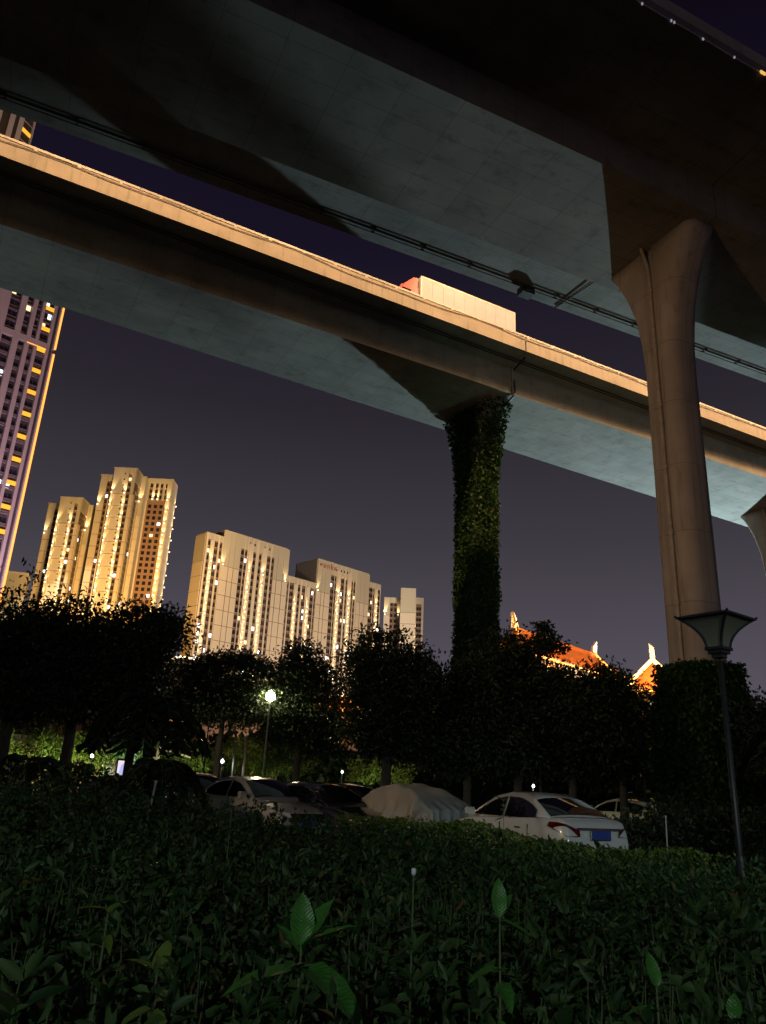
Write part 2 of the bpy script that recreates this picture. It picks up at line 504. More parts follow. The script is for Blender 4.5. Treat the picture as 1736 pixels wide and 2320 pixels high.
p_back = pier('pier of the farther viaduct beyond the left picture edge', TH_F, -3.9, 40.5, False)
p_back2 = pier('pier of the nearer viaduct beyond the left picture edge', TH_N, -8, 23.3, False)

def ivy_on(parent, zlo, zhi, n, thick, size, skirt=None, flare=True):
    z = rng.uniform(zlo, zhi, n)
    ang = rng.uniform(0, 2 * np.pi, n)
    w = np.array([pier_w(x) for x in z]) / 2
    k = np.full(n, .93)
    # rounded-rectangle outline
    ca, sa = np.cos(ang), np.sin(ang)
    m = np.maximum(np.abs(ca) / k, np.abs(sa) / w)
    x, y = ca / m, sa / m
    nx, ny = x / k ** 2, y / w ** 2
    nl = np.hypot(nx, ny); nx, ny = nx / nl, ny / nl
    th = thick * (.55 + .45 * np.sin(z * 2.1 + ang * 3) * np.sin(z * .7 + ang))
    if skirt is not None:
        th = th + skirt(z)
    off = rng.uniform(.0, 1, n) ** .6 * th + .02
    P = np.stack([x + nx * off + rng.normal(size=n) * .06, y + ny * off + rng.normal(size=n) * .06, z], 1)
    D = np.stack([nx * .55, ny * .55, np.full(n, -.9)], 1) + rng.normal(size=(n, 3)) * .45
    return link('ivy', leaf_mesh('ivy', P, D, size * rng.uniform(.6, 1.3, n), M_IVY, .8), parent, kind='stuff')
ivy_on(p_ivy, 0, 27.2, 62000, .17, .19)
ivy_on(p_near, 0, 6.9, 24000, .25, .19, lambda z: np.clip((6.6 - z) * .22, 0, .42) + rng.uniform(0, .2, len(z)))

# street lamps in the median of the nearer viaduct (sodium): they light the other deck and the truck
SOD = (1.0, .55, .245)
def deck_lamp(a):
    t = thing('deck_street_lamp', 'twin-arm sodium street lamp standing on the nearer viaduct deck', 'street lamp', tuple(local(TH_N, a, 26.7, 30.1)), TH_N, 'sodium lamps on the viaduct deck')
    MB().tube([(0, 0, 0), (0, 0, 14.1)], [.14, .07], 8).build('pole', M_STEEL, t)
    for s in (-1, 1):
        MB().tube([(0, 0, 13.9), (0, s * .8, 14.5), (0, s * 1.8, 14.65)], .04, 6).build('arm', M_STEEL, t)
        h = MB().box(-.12, .12, s * 1.8 - .35, s * 1.8 + .35, 14.6, 14.74).build('lamp_head', M_STEEL, t)
        MB().box(-.09, .09, s * 1.8 - .28, s * 1.8 + .28, 14.575, 14.598).build('lamp_glass', emit('sodium_glass', SOD, 6), h)
    return lamp('POINT', 16500, SOD, (0, 1.8, 14.4), None, t, .15)
for k in range(-3, 9):
    deck_lamp(-1 + 15.5 * k)
for k in range(16):  # unseen screen added to trim the sodium light reaching the ivy pier
    piece_ = MB().box(0, 7.8, 31.98, 32.04, 31.0, 36.8).mesh('light_screen', M_STEEL)
    link('light_screen', piece_, near, (-45 + 7.9 * k, 0, 0))

# ------------------------------------------------------------------ truck on the farther viaduct
tr = thing('box_truck', 'white box truck with a red cab driving on the farther viaduct', 'truck', tuple(local(TH_F, 22.6, 39.45, 30.1)), TH_F)
M_TRW = mat('white_truck_panel', (.40, .41, .50), .5, 0, .05, 2)
M_RED = mat('red_paint', (.52, .02, .025), .3, 0, .08, 2, coat=.5)
M_GLASSK = mat('dark_glass', (.006, .006, .008), .06, 0, .1, 2, spec=.6)
M_RUB = mat('rubber', (.02, .02, .02), .85)
MB().box(0, 8.1, -1.25, 1.25, 1.15, 4.68).build('cargo_box', M_TRW, tr)
fr = MB()
for z0, z1 in ((1.12, 1.24), (4.58, 4.70)):
    fr.box(-.03, 8.13, -1.27, -1.252, z0, z1).box(-.03, 8.13, 1.252, 1.27, z0, z1)
for x in (0, 8.04):
    fr.box(x - .02, x + .08, -1.272, -1.252, 1.24, 4.58).box(x - .02, x + .08, 1.252, 1.272, 1.24, 4.58)
fr.build('box_edging', M_STEEL, tr)
MB().box(-1.6, 8.0, -.45, .45, .75, 1.1).build('chassis', M_BLACK, tr)
MB().prism([(-2.15, .7), (-.18, .7), (-.18, 3.55), (-.75, 3.62), (-1.5, 3.5), (-2.0, 2.35), (-2.18, 2.1)], -1.2, 1.2, 'y').build('cab', M_RED, tr)
MB().add([(-2.015, -1.1, 2.42), (-2.015, 1.1, 2.42), (-1.56, 1.02, 3.42), (-1.56, -1.02, 3.42)], [(3, 2, 1, 0)]).build('windscreen', M_GLASSK, tr)
MB().prism([(-1.35, 3.56), (-.2, 3.6), (-.2, 4.5), (-.55, 4.42)], -1.12, 1.12, 'y').build('roof_deflector', M_RED, tr)
for k in range(9):
    for s in (-1, 1):
        piece_b = MB().box(.04 + .9 * k, .90 + .9 * k, s * 1.25 - .012, s * 1.25 + .012, 1.25, 4.57).build('side_panel', M_TRW, tr)
for s in (-1, 1):
    MB().add([(-1.85, s * 1.206, 2.4), (-.75, s * 1.206, 2.4), (-.75, s * 1.206, 3.3), (-1.45, s * 1.206, 3.3)], [(0, 1, 2, 3)]).build('side_window', M_GLASSK, tr)
    MB().box(-2.2, -2.14, s * .8 - .25, s * .8 + .25, 1.0, 1.25).build('headlight', mat('lamp_lens', (.6, .6, .6), .2), tr)
    MB().box(8.1, 8.14, s * 1.0 - .15, s * 1.0 + .15, 1.0, 1.15).build('tail_light', mat('tail_red', (.4, .01, .01), .3), tr)
tyre = MB().lathe([(.28, -.14), (.47, -.14), (.5, -.08), (.5, .08), (.47, .14), (.28, .14)], 18, Matrix.Rotation(R(90), 4, 'X')).mesh('wheel', M_RUB, True)
for x in (-1.1, 5.6, 6.8):
    for s in (-1, 1):
        link('wheel', tyre, tr, (x, s * 1.08, .5))

# ------------------------------------------------------------------ facade kit
M_CREAM = mat('cream_cladding', (.56, .50, .42), .75, 0, .06, .25)
M_CREAM2 = mat('grey_cream_cladding', (.44, .41, .34), .75, 0, .06, .25)
M_BROWN = mat('brown_cladding', (.16, .10, .075), .8, 0, .15, .5)
M_BROWNL = mat('light_brown_cladding', (.24, .145, .10), .8, 0, .1, .5)
M_WIN = mat('dark_window', (.02, .02, .026), .12, 0, .3, .6, spec=.6)
M_MULL = mat('mullion', (.28, .23, .19), .7)
M_LITW = emit('lit_window_white', (.86, .92, 1.0), 2.6)
M_LITY = emit('lit_window_warm', (1.0, .74, .42), 1.5)
M_UPG = emit('uplight_glass', (1.0, .80, .48), 6)
UPL = (1.0, .66, .28)
CREAMB = {}
def unit_box(m):
    if m.name not in CREAMB:
        CREAMB[m.name] = MB().box(0, 1, 0, 1, 0, 1).mesh('panel', m)
    return CREAMB[m.name]
def piece(name, m, parent, x0, x1, y0, y1, z0, z1, **kw):
    o = link(name, unit_box(m), parent, (x0, y0, z0), **kw)
    o.scale = (x1 - x0, y1 - y0, z1 - z0)
    return o
def uplight(parent, x, z, y=-.75, power=900, tilt=.11, dirv=None, cone=50):
    """a wall-washer bracketed off a pilaster; local facade frame: x along, -y out of the wall"""
    if dirv is None: dirv = (0, tilt, 1)
    o = link('uplight', UPM, parent, (x, y, z))
    return lamp('SPOT', power * 2.1, UPL, (x, y, z + .25), (x + dirv[0], y + dirv[1], z + .25 + dirv[2]), parent, .12, cone, .6, 'uplight_lamp')
UPM = MB().lathe([(.14, -.2), (.2, .12)], 8).mesh('uplight', M_UPG)

def window_band(parent, x0, x1, z0, z1, fl, rec=.30, litp=.06, y=0.0, bay=1.1, gap=.1, sill=True):
    """a column of windows: one joined mesh of panes and sills, lit panes single"""
    mb = MB(); ms = MB()
    nb = max(1, round((x1 - x0) / bay))
    z = z0
    while z < z1 - fl * .6:
        for b in range(nb):
            xa = x0 + (x1 - x0) * b / nb + gap; xb = x0 + (x1 - x0) * (b + 1) / nb - gap
            if random.random() < litp:
                piece('lit_window', M_LITW if random.random() < .72 else M_LITY, parent, xa, xb, y - .06, y + .1, z + fl * .35, z + fl * .85)
            else:
                mb.box(xa, xb, y - .05, y + .1, z + fl * .32, z + fl * .9)
            ms.box(xa - .06, xb + .06, y - .12, y - .05, z + fl * .22, z + fl * .30)
        z += fl
    mb.build('window_column', M_WIN, parent, kind='stuff')
    if sill: ms.build('window_sills', M_MULL, parent, kind='stuff')

# ------------------------------------------------------------------ long slab block (facade line at 45 degrees)
slab = thing('apartment_slab', 'long cream apartment block with two raised crowns and red roof letters', 'apartment building', (-71.9, 301.3, 0), R(45))
# local frame: x along the facade, y into the building
DEP = 7.6
tops = [(0, 8.8, 96.8), (8.8, 42.6, 100), (42.6, 60.6, 88), (60.6, 93.7, 100), (93.7, 102.6, 96.2)]
for i, (x0, x1, zt) in enumerate(tops):
    y1 = DEP if i != 3 else 16.0
    MB().box(x0 + .002 * i, x1, 0, y1 - .01 * i, 0, zt).build('wall', M_BROWN, slab)
    MB().box(x0, x1, -.32, y1 - .3, zt - .004, zt + .35).build('roof_edge', M_CREAM2, slab)
wins = [(1.0, 2.3), (4.2, 5.9), (6.7, 7.95), (17.6, 19.2), (19.6, 20.8), (23.9, 25.4), (27, 28.4), (31.4, 33.2), (34, 35.2), (43.7, 44.5), (45.2, 47.4),
        (49.9, 51.3), (52.3, 54.2), (57.1, 59.1), (59.5, 60.4), (69.2, 71.3), (71.6, 72.6), (75.5, 77.7), (78.6, 79.7), (82.5, 83.5), (83.9, 85.1), (94.5, 97), (97.3, 98.3), (100.6, 102.2)]
pils = [3.03, 22.2, 29.5, 48.4, 55.6, 73.8, 80.8, 99.4]
panels = [(8.35, 12.0), (12.1, 14.5), (14.6, 17.5), (35.3, 37.3), (37.4, 40.5), (40.6, 43.5), (60.6, 63.5), (63.6, 65.6), (65.7, 69.1), (86, 88.5), (88.6, 91.3), (91.4, 94.4)]
def topz(x):
    for x0, x1, zt in tops:
        if x0 <= x < x1: return zt
    return 96
ZS, ROW, ZB = 84.9, 6.2, 35.0
for x0, x1 in panels:
    zt = topz((x0 + x1) / 2)
    piece('crown_panel', M_CREAM2, slab, x0, x1, -.3, 0, ZS + .1, zt)
    z = ZS
    while z > ZB:
        piece('facade_panel', M_CREAM, slab, x0 + .08, x1 - .08, -.3, 0, z - ROW + .12, z - .12)
        z -= ROW
for c in pils:
    zt = topz(c)
    piece('pilaster', M_CREAM, slab, c - .72, c + .72, -.38, 0, ZB, zt - 2.5)
for x0, x1 in wins:
    zt = topz((x0 + x1) / 2)
    window_band(slab, x0, x1, ZB, zt - (3.2 if zt < 99 else 6.5), 3.1, litp=.075)
# narrow piers between the dark window columns
occ = sorted(wins + [(c - .72, c + .72) for c in pils] + panels)
pos = 0.15
for x0, x1 in occ + [(102.5, 102.6)]:
    if x0 - pos > .12:
        piece('pier', M_CREAM, slab, pos + .02, x0 - .02, -.26, 0, ZB, topz(pos + .05) - .1)
    pos = max(pos, x1)
for x0, x1, zt in tops:      # plain crown strip over the windows
    piece('crown_band', M_CREAM2, slab, x0 + .05, x1 - .05, -.24, 0, zt - (2.4 if zt < 99 else 5.6), zt - .02)
for k in range(9):           # left end face
    piece('end_panel', M_CREAM, slab, -.3, 0, .15, DEP - .15, ZS - ROW * (k + 1) + .12, ZS - ROW * k - .12)
piece('end_panel', M_CREAM2, slab, -.3, 0, .05, DEP - .05, ZS + .1, 96.6)
piece('return_panel', M_CREAM2, slab, 60.3, 60.6, .1, 15, 88.4, 100)
for c in pils:
    z = 84.9 if c not in (48.4, 55.6) else 80.7
    if c not in (48.4, 55.6):
        uplight(slab, c, 85.3, -.95, 1900)
    while z > 42:
        z -= 4.25
        uplight(slab, c, z, -.85, 900)
for c in (9.0, 42.0, 61.2):
    uplight(slab, c, 85.2, -.85, 1700)
# small bits on the roof line: openings under the crown
for c in (21.5, 24, 29.5, 32, 72, 75, 77, 79):
    piece('crown_opening', M_WIN, slab, c, c + .7, -.27, -.2, 97.0, 98.0)
M_LET = mat('red_letter', (.40, .17, .13), .5)
for i, ch in enumerate('vanke'):
    cu = bpy.data.curves.new('letter', 'FONT'); cu.body = ch; cu.size = 3.6; cu.extrude = .12; cu.offset = .045
    ob = bpy.data.objects.new('tmp', cu); COL.objects.link(ob)
    dg = bpy.context.evaluated_depsgraph_get()
    me = bpy.data.meshes.new_from_object(ob.evaluated_get(dg))
    bpy.data.objects.remove(ob)
    me.materials.clear(); me.materials.append(M_LET)
    lo = link('sign_letter', me, slab, (61.6 + i * 2.25, -.50, 96.6))
    lo.rotation_euler = (R(90), 0, 0)
CREAMY = (1.0, .83, .62)
# facade floodlights out of sight behind the trees
def flood(label, loc, target, power, color, cone, blend=.35):
    t = thing('floodlight', label, 'floodlight', loc, 0, 'facade floodlights behind the trees')
    MB().tube([(0, 0, -loc[2]), (0, 0, 0)], .15, 8).build('pole', M_STEEL, t)
    d = (Vector(target) - Vector(loc)).normalized()
    h = MB().box(-.5, .5, -.4, .4, -.15, .15).build('lamp_head', M_STEEL, t)
    h.rotation_euler = d.to_track_quat('Z', 'Y').to_euler()
    return lamp('SPOT', power, color, tuple(d * .7), tuple(d * 3), t, .4, cone, blend)
FL = 'floodlight aimed at the facades, standing behind the trees'
flood('floodlight far off aimed at the broad front of the long slab', (60, 240, 8), (-36, 337, 74), 900000, (1.0, .73, .47), 62)
flood('floodlight far off aimed at the left end face of the long slab', (-190, 215, 8), (-75, 304, 80), 800000, (1.0, .74, .45), 14)

# ------------------------------------------------------------------ twin towers
def twin(label, ox, oy, H, lit):
    t = thing('apartment_tower', label, 'apartment building', (ox, oy, 0), 0, 'stepped cream towers on the left')
    # central block x 0..8.3 y 0..20 ; left wing x -7.3.. y 6.8 ; right wing x 10..19.4 y 9.6..16.6 ; turret
    zc = H - 10.3
    row = 4.65
    MB().box(0, 8.3, 0, 20, 0, H).build('wall', M_BROWN, t)
    MB().box(-7.2, -.002, 6.9, 19, 0, H - .4).build('wall', M_BROWN, t)
    MB().box(8.302, 10.2, 6.5, 15, 0, H - .2).build('turret', M_CREAM2, t)
    MB().box(10.202, 19.4, 9.7, 16.7, 0, H).build('wall', M_BROWNL, t)
    for (x0, x1, y0, y1, z) in ((-.3, 8.6, -.3, 19.8, H), (-7.5, -.31, 6.6, 18.8, H - .4), (10.25, 19.7, 9.4, 16.5, H)):
        MB().box(x0, x1, y0, y1, z, z + .3).build('roof_edge', M_CREAM2, t)
    rows = 13
    def col(x0, x1, y, z0, m=M_CREAM):
        for k in range(rows):
            piece('facade_panel', m, t, x0 + .05, x1 - .05, y - .28, y, z0 - row * (k + 1) + .1, z0 - row * k - .1)
    col(.95, 4.7, 0, zc)
    piece('pilaster', M_CREAM, t, 0, .9, -.34, 0, zc - row * rows, zc)
    piece('pilaster', M_CREAM, t, 4.75, 5.7, -.34, 0, zc - row * rows, zc)
    col(7.0, 8.3, 0, zc)
    col(-7.2, -4.6, 6.9, zc)
    piece('pier', M_CREAM, t, -3.4, -2.9, 6.65, 6.9, zc - row * rows, zc)
    col(8.35, 10.15, 6.5, zc - 6, M_CREAM)
    piece('crown_panel', M_CREAM2, t, 0, 5.65, -.3, 0, zc + .1, H)
    piece('crown_panel', M_CREAM2, t, 7.0, 8.3, -.3, 0, zc + .1, H)
    piece('crown_band', M_CREAM2, t, 5.7, 6.95, -.25, 0, H - 2.2, H - .05)
    piece('crown_panel', M_CREAM2, t, -7.2, -4.6, 6.6, 6.9, zc + .1, H - .5)
    piece('crown_band', M_CREAM2, t, -4.55, -.05, 6.65, 6.9, H - 2.6, H - .5)
    window_band(t, 5.75, 6.9, zc - row * rows, H - 2.4, row / 2, litp=lit, bay=1.2)
    window_band(t, -4.5, -3.5, zc - row * rows, H - 2.8, row / 2, y=6.9, litp=lit)
    window_band(t, -2.8, -.6, zc - row * rows, H - 2.8, row / 2, y=6.9, litp=lit)
    mb = MB()
    for k in range(rows * 2 + 4):      # small bathroom windows
        z = H - 1.9 - k * row / 2
        mb.box(4.05, 4.5, -.33, -.2, z - .6, z)
    mb.build('small_windows', M_WIN, t, kind='stuff')
    # right return of the block
    s = bpy.data.objects.new('side_face', None); COL.objects.link(s); s.parent = t; s.location = (8.3, 0, 0); s.rotation_euler = (0, 0, R(90))
    for k in range(rows):
        piece('facade_panel', M_CREAM, s, .05, 1.5, -.28, 0, zc - row * (k + 1) + .1, zc - row * k - .1)
        piece('facade_panel', M_CREAM, s, 5.0, 6.4, -.28, 0, zc - row * (k + 1) + .1, zc - row * k - .1)
    piece('crown_panel', M_CREAM2, s, .05, 6.4, -.2, 0, zc + 5, H)
    window_band(s, 1.8, 4.8, zc - row * rows, zc + 5, row / 2, litp=lit)
    # right wing: brown field with square windows, cream frame
    x0, x1, y = 10.3, 17.7, 9.7
    zw = H - 8.8
    window_band(t, x0 + .6, x1 - .2, zc - row * rows, zw - .2, row / 2, y=y, litp=lit * 1.1, bay=2.2, gap=.5, sill=False)
    piece('pilaster', M_CREAM, t, 17.8, 19.4, y - .3, y, zc - row * rows, zw)
    piece('pilaster', M_CREAM, t, 10.25, 10.75, y - .3, y, zc - row * rows, zw)
    for xa, xb in ((10.25, 11.0), (12.3, 13.2), (14.3, 15.1), (16.2, 17.0), (17.8, 19.4)):
        piece('crown_panel', M_CREAM2, t, xa, xb, y - .3, y, zw + .1, H - 1.7)
    piece('crown_band', M_CREAM2, t, 10.25, 19.4, y - .3, y, H - 1.68, H - .02)
    window_band(t, 11.1, 17.7, zw, H - 1.8, row / 2, y=y, litp=0, bay=1.6)
    s2 = bpy.data.objects.new('side_face', None); COL.objects.link(s2); s2.parent = t; s2.location = (19.4, 9.7, 0); s2.rotation_euler = (0, 0, R(90))
    for k in range(rows):
        piece('facade_panel', M_CREAM, s2, .05, 3.4, -.28, 0, zw - row * (k + 1) + .1, zw - row * k - .1)
        piece('facade_panel', M_CREAM, s2, 3.5, 6.9, -.28, 0, zw - row * (k + 1) + .1, zw - row * k - .1)
    piece('crown_panel', M_CREAM2, s2, .05, 6.9, -.28, 0, zw + .1, H)
    # wall washers
    for x in (.45, 5.2):
        uplight(t, x, zc + .3, -.85, 2200)
        for k in range(1, 12):
            uplight(t, x, zc - row * k + .2, -.8, 1000)
    uplight(t, -6.6, zc - 2.2, 6.05, 2200)
    uplight(t, 8.9, zc - .5, 5.75, 2200)
    uplight(t, 12.75, zw + .4, y - .8, 1500); uplight(t, 14.7, zw + .4, y - .8, 1500)
    uplight(t, 18.6, zw + .2, y - .85, 1600)
    for k in range(1, 11):
        uplight(t, 18.6, zw - row * k + .2, y - .8, 1000)
    for k in range(0, 11):
        uplight(s2, 6.3, zw - row * k + .2, -.8, 1000)
    return t
twin('tallest cream tower of the stepped pair, lit amber at its lower floors', -101.4, 268.2, 110, .055)
twin('lower cream tower at the left of the stepped pair', -122.8, 275.9, 100, .045)
flood('floodlight far off aimed at both stepped towers', (-58, 168, 8), (-100, 272, 78), 520000, (1.0, .62, .22), 40)
flood('amber floodlight close before the tallest stepped tower', (-84, 226, 6), (-93, 272, 50), 420000, (1.0, .50, .10), 56, .8)

# small tower right of the slab
st = thing('apartment_tower', 'small cream tower standing alone right of the long slab', 'apartment building', (11.3, 391.2, 0), 0)
MB().box(0, 7.9, 0, 15, 0, 100).build('wall', M_BROWN, st)
MB().box(-8.4, -.002, 8, 22, 0, 96.5).build('wall', M_BROWN, st)
MB().box(7.902, 13.0, 16, 28, 0, 99).build('wall', M_BROWN, st)
for x0, x1, y, zt in ((0, 7.9, 0, 100), (-8.4, -5.2, 8, 96.5), (-1.6, -.05, 8, 96.5), (8.0, 9.0, 16, 99), (11.9, 13.0, 16, 99)):
    piece('crown_panel', M_CREAM2, st, x0, x1, y - .3, y, 87.1, zt)
    for k in range(7):
        piece('facade_panel', M_CREAM, st, x0 + .05, x1 - .05, y - .3, y, 87 - 5.9 * (k + 1) + .15, 87 - 5.9 * k - .1)
piece('crown_band', M_CREAM2, st, -5.15, -1.65, 7.75, 8, 93.5, 96.5)
piece('crown_band', M_CREAM2, st, 9.0, 11.9, 15.75, 16, 95.5, 99)
for x0, x1, y, zt in ((-5.1, -3.7, 8, 93.4), (-3.1, -1.7, 8, 93.4), (9.1, 11.8, 16, 95.3)):
    window_band(st, x0, x1, 40, zt, 3.0, y=y, litp=.03)
uplight(st, -7.8, 87.2, 7.1, 4000); uplight(st, -.8, 87.2, 7.1, 2500)
for k in range(0, 7):
    uplight(st, 8.3, 87.2 - 5.9 * k, 15.2, 1200)
flood('floodlight far off aimed at the small lone tower', (40, 262, 8), (14, 392, 80), 520000, CREAMY, 17)
# lower blocks peeping out
lb = thing('apartment_block', 'low cream block whose roof edge peeps above the far left trees', 'apartment building', (*pol(-26.6, 300), 0), R(20))
MB().box(0, 8, 0, 10, 0, 68).build('wall', M_CREAM2, lb)
MB().box(-.2, 8.2, -.2, 10.2, 68, 68.5).build('roof_edge', M_CREAM, lb)
lb2 = thing('apartment_block', 'low lit podium block at the left foot of the long slab', 'apartment building', (*pol(-14.15, 262), 0), R(45))
MB().box(0, 7, 0, 9, 0, 38.6).build('wall', M_CREAM, lb2)
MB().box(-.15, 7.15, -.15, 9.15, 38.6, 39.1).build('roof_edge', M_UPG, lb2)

# ------------------------------------------------------------------ purple tower on the left edge
M_RIB = mat('pale_rib', (.42, .38, .38), .75, 0, .06, .3)
M_LEDO = emit('orange_led', (1.0, .36, .06), 1.9)
M_LEDY = emit('yellow_led', (1.0, .50, .04), 1.0)
tw = thing('residential_tower', 'dark high tower with purple-lit ribs and an orange light line down its corner', 'apartment building', (-83.8, 163.9, 0), R(43))
# local: x along facade (0 = reference, negative to the left), -y towards the viewer
MB().box(-26, 1.5, .6, 20, 0, 126).build('wall', mat('dark_wall', (.05, .045, .055), .7), tw)
ribs = [(-13.6, -10.2), (-7.83, -6.43), (-4.99, -3.98), (-2.87, -2.1), (-.06, .67), (-17.2, -15.8), (-21, -19.5)]
for x0, x1 in ribs:
    for z0, z1 in ((0, 97.9), (99.5, 126)):
        piece('facade_rib', M_RIB, tw, x0, x1, -.35, .6, z0, z1)
piece('belt_course', M_RIB, tw, -26, .67, -.3, .6, 97.92, 99.48)
piece('corner_pilaster', M_RIB, tw, 1.42, 2.08, -.2, 5, 0, 97.6)
piece('corner_pilaster', M_RIB, tw, 1.42, 2.08, -.2, 5, 98.6, 126)
for z0, z1 in ((2, 97.4), (98.7, 125.5)):
    piece('light_line', M_LEDO, tw, 1.80, 2.22, -.36, -.21, z0, z1)
piece('light_line', M_LEDO, tw, -4.6, -.1, -.42, -.31, 97.72, 97.9)
z = 50.6
while z < 125:
    piece('balcony_light', M_LEDY, tw, -2.05, -.1, -.25, -.05, z, z + 1.0)
    z += 5.78
for x0, x1, lit in ((-10.1, -7.9, .2), (-6.3, -5.1, .08), (-3.9, -2.95, .12), (-2.0, -.15, .12), (-15.6, -13.8, .15)):
    window_band(tw, x0, x1, 20, 97, 2.89, y=.55, litp=lit, bay=1.0)
    window_band(tw, x0, x1, 99.6, 125, 2.89, y=.55, litp=lit, bay=1.0)
    sl = MB()
    z = 21.0
    while z < 125:
        if not 96.5 < z < 99: sl.box(x0, x1, -.02, .45, z, z + .35)
        z += 2.89
    sl.build('balcony_slabs', mat('balcony_slab', (.12, .10, .13), .8), tw, kind='stuff')
# setback crown
cb = thing('tower_crown', 'ribbed crown block with a yellow light, above the orange parapet at the left edge', 'apartment building', (-94.9, 151.8, 126.0), R(43))
MB().box(-14, -.8, .6, 14, 0, 48).build('wall', mat('dark_wall_upper', (.05, .04, .03), .7), cb)
for x0, x1 in ((-1.9, -.75), (-4.0, -2.8), (-7.2, -5.8), (-10, -8.7)):
    piece('facade_rib', M_RIB, cb, x0, x1, -.2, .6, 0, 48)
cs = bpy.data.objects.new('chamfer_bay', None); COL.objects.link(cs); cs.parent = cb; cs.location = (-.7, 0, 0); cs.rotation_euler = (0, 0, R(25))
MB().box(0, 3.2, .5, 8, 0, 48).build('wall', mat('dark_wall_upper2', (.05, .04, .03), .7), cs)
piece('facade_rib', M_RIB, cs, 2.85, 3.3, .1, .5, 0, 48)
for z in (21.6, 27.4, 33.2, 39):
    piece('balcony_light', M_LEDY, cs, .15, 2.8, .2, .4, z, z + 1.1)
    piece('balcony_rail', M_RIB, cs, .15, 2.8, .2, .3, z + 3.2, z + 3.35)
PUR = (.62, .42, 1.0)
flood('violet floodlight far off aimed at the purple-ribbed tower', (-62, 120, 6), (-88, 160, 84), 185000, (.88, .58, .86), 62)
flood('orange floodlight close before the purple-ribbed tower', (-72, 143, 6), (-90, 158, 70), 60000, (1.0, .5, .3), 60, .8)
lamp('SPOT', 60000, (1.0, .62, .25), (-78, 128, 100), (-96, 150, 152), None, .5, 50, .5, 'crown_flood_light')

# ------------------------------------------------------------------ lit halls with tiled roofs on the right
M_TILE = mat('orange_tile', (.30, .12, .05), .6, 0, .2, 3)
M_HALL = mat('hall_wall', (.32, .20, .12), .8, 0, .15, 2)
M_GLOW = emit('roof_light_strip', (1.0, .40, .06), 3.2)
M_GLOWW = emit('eave_lamp_white', (1.0, .92, .80), 2.6)
M_FIN = mat('ridge_end', (.62, .50, .36), .7)
def hall(label, loc, rz, L, zr, half, drop, name='tiled_hall', wins=True):
    t = thing(name, label, 'hall', (loc[0], loc[1], 0), rz, None)
    ze = zr - drop
    MB().box(-L / 2 - 1, L / 2 + 1, -half * .8, half * .8, 0, ze - .05).build('wall', M_HALL, t)
    # roof: concave slope, hips at the ends
    n = 6
    for sgn in (-1, 1):
        rows = []
        for k in range(n + 1):
            s = k / n
            y = sgn * half * s
            z = zr - drop * (1 - (1 - s) ** 1.5)
            ext = 3.2 * s
            lift = .7 * max(0, s - .5)
            rows.append([(-L / 2 - ext, y, z + lift), (-L / 2 - ext * .6, y, z), (0, y, z), (L / 2 + ext * .6, y, z), (L / 2 + ext, y, z + lift)])
        mb = MB().rings(rows, False, False)
        ob = mb.build('roof', M_TILE, t)
        md = ob.modifiers.new('thickness', 'SOLIDIFY'); md.thickness = .18; md.offset = 0
    ribs = MB()
    k = -L / 2
    while k <= L / 2:
        for sgn in (-1, 1):
            ribs.tube([(k * (1 + 3.2 * .6 * s * 2 / L), sgn * half * s, zr - drop * (1 - (1 - s) ** 1.5) + .12) for s in (0, .25, .5, .75, 1)], .10, 5)
        k += .62
    ribs.build('tile_rows', M_TILE, t, kind='stuff')
    MB().add([(-L / 2, 0, zr), (-L / 2 - 3.2, -half, ze + .35), (-L / 2 - 3.2, half, ze + .35)], [(0, 2, 1)]).build('hip_end', M_TILE, t)
    MB().add([(L / 2, 0, zr), (L / 2 + 3.2, -half, ze + .35), (L / 2 + 3.2, half, ze + .35)], [(0, 1, 2)]).build('hip_end', M_TILE, t)
    MB().box(-L / 2, L / 2, -.22, .22, zr - .1, zr + .45).build('ridge', M_TILE, t)
    for s in (-1, 1):
        MB().prism([(s * L / 2 - .55, zr + .3), (s * L / 2 + .55, zr + .3), (s * L / 2 + .62 * s + .1, zr + 2.2), (s * (L / 2 - .4), zr + 1.3)][::1], -.16, .16, 'y').build('ridge_end', M_FIN, t)
        MB().tube([(s * L / 2, -.2, zr + .3), (s * (L / 2 + 1.6), -half * .5, zr - drop * .62), (s * (L / 2 + 3.2), -half, ze + .45)], .12, 6).build('hip_light', M_GLOW, t)
    MB().box(-L / 2 - 3, L / 2 + 3, -half - .12, -half + .02, ze - .22, ze - .04).build('eave_light', M_GLOW, t)
    if wins:
        k = -L / 2
        cols = MB()
        while k < L / 2:
            piece('hall_window', M_GLOWW if random.random() < .55 else M_LITY, t, k + .25, k + 1.3, -half * .8 - .08, -half * .8, ze - 1.4, ze - .7)
            cols.box(k - .12, k + .12, -half * .8 - .5, -half * .8 - .2, ze - 5, ze - .1)
            k += 2.0
        cols.build('columns', M_HALL, t, kind='stuff')
    for k in (-.42, -.14, .14, .42):
        lamp('SPOT', 3000, (1.0, .36, .055), (L * k, -half - 2.2, ze + .2), (L * k, 0, ze + 1.6), t, .3, 120, .5)
    for s in (-1, 1):
        lamp('SPOT', 420, (1.0, .62, .22), (s * L / 2, -1.6, zr + .9), (s * L / 2, 0, zr + .9), t, .2, 110, .5)
    return t
hall('long tiled hall with glowing orange roof behind the right trees', (22.65, 96.0), R(48.2), 20, 19.3, 4.2, 3.4)
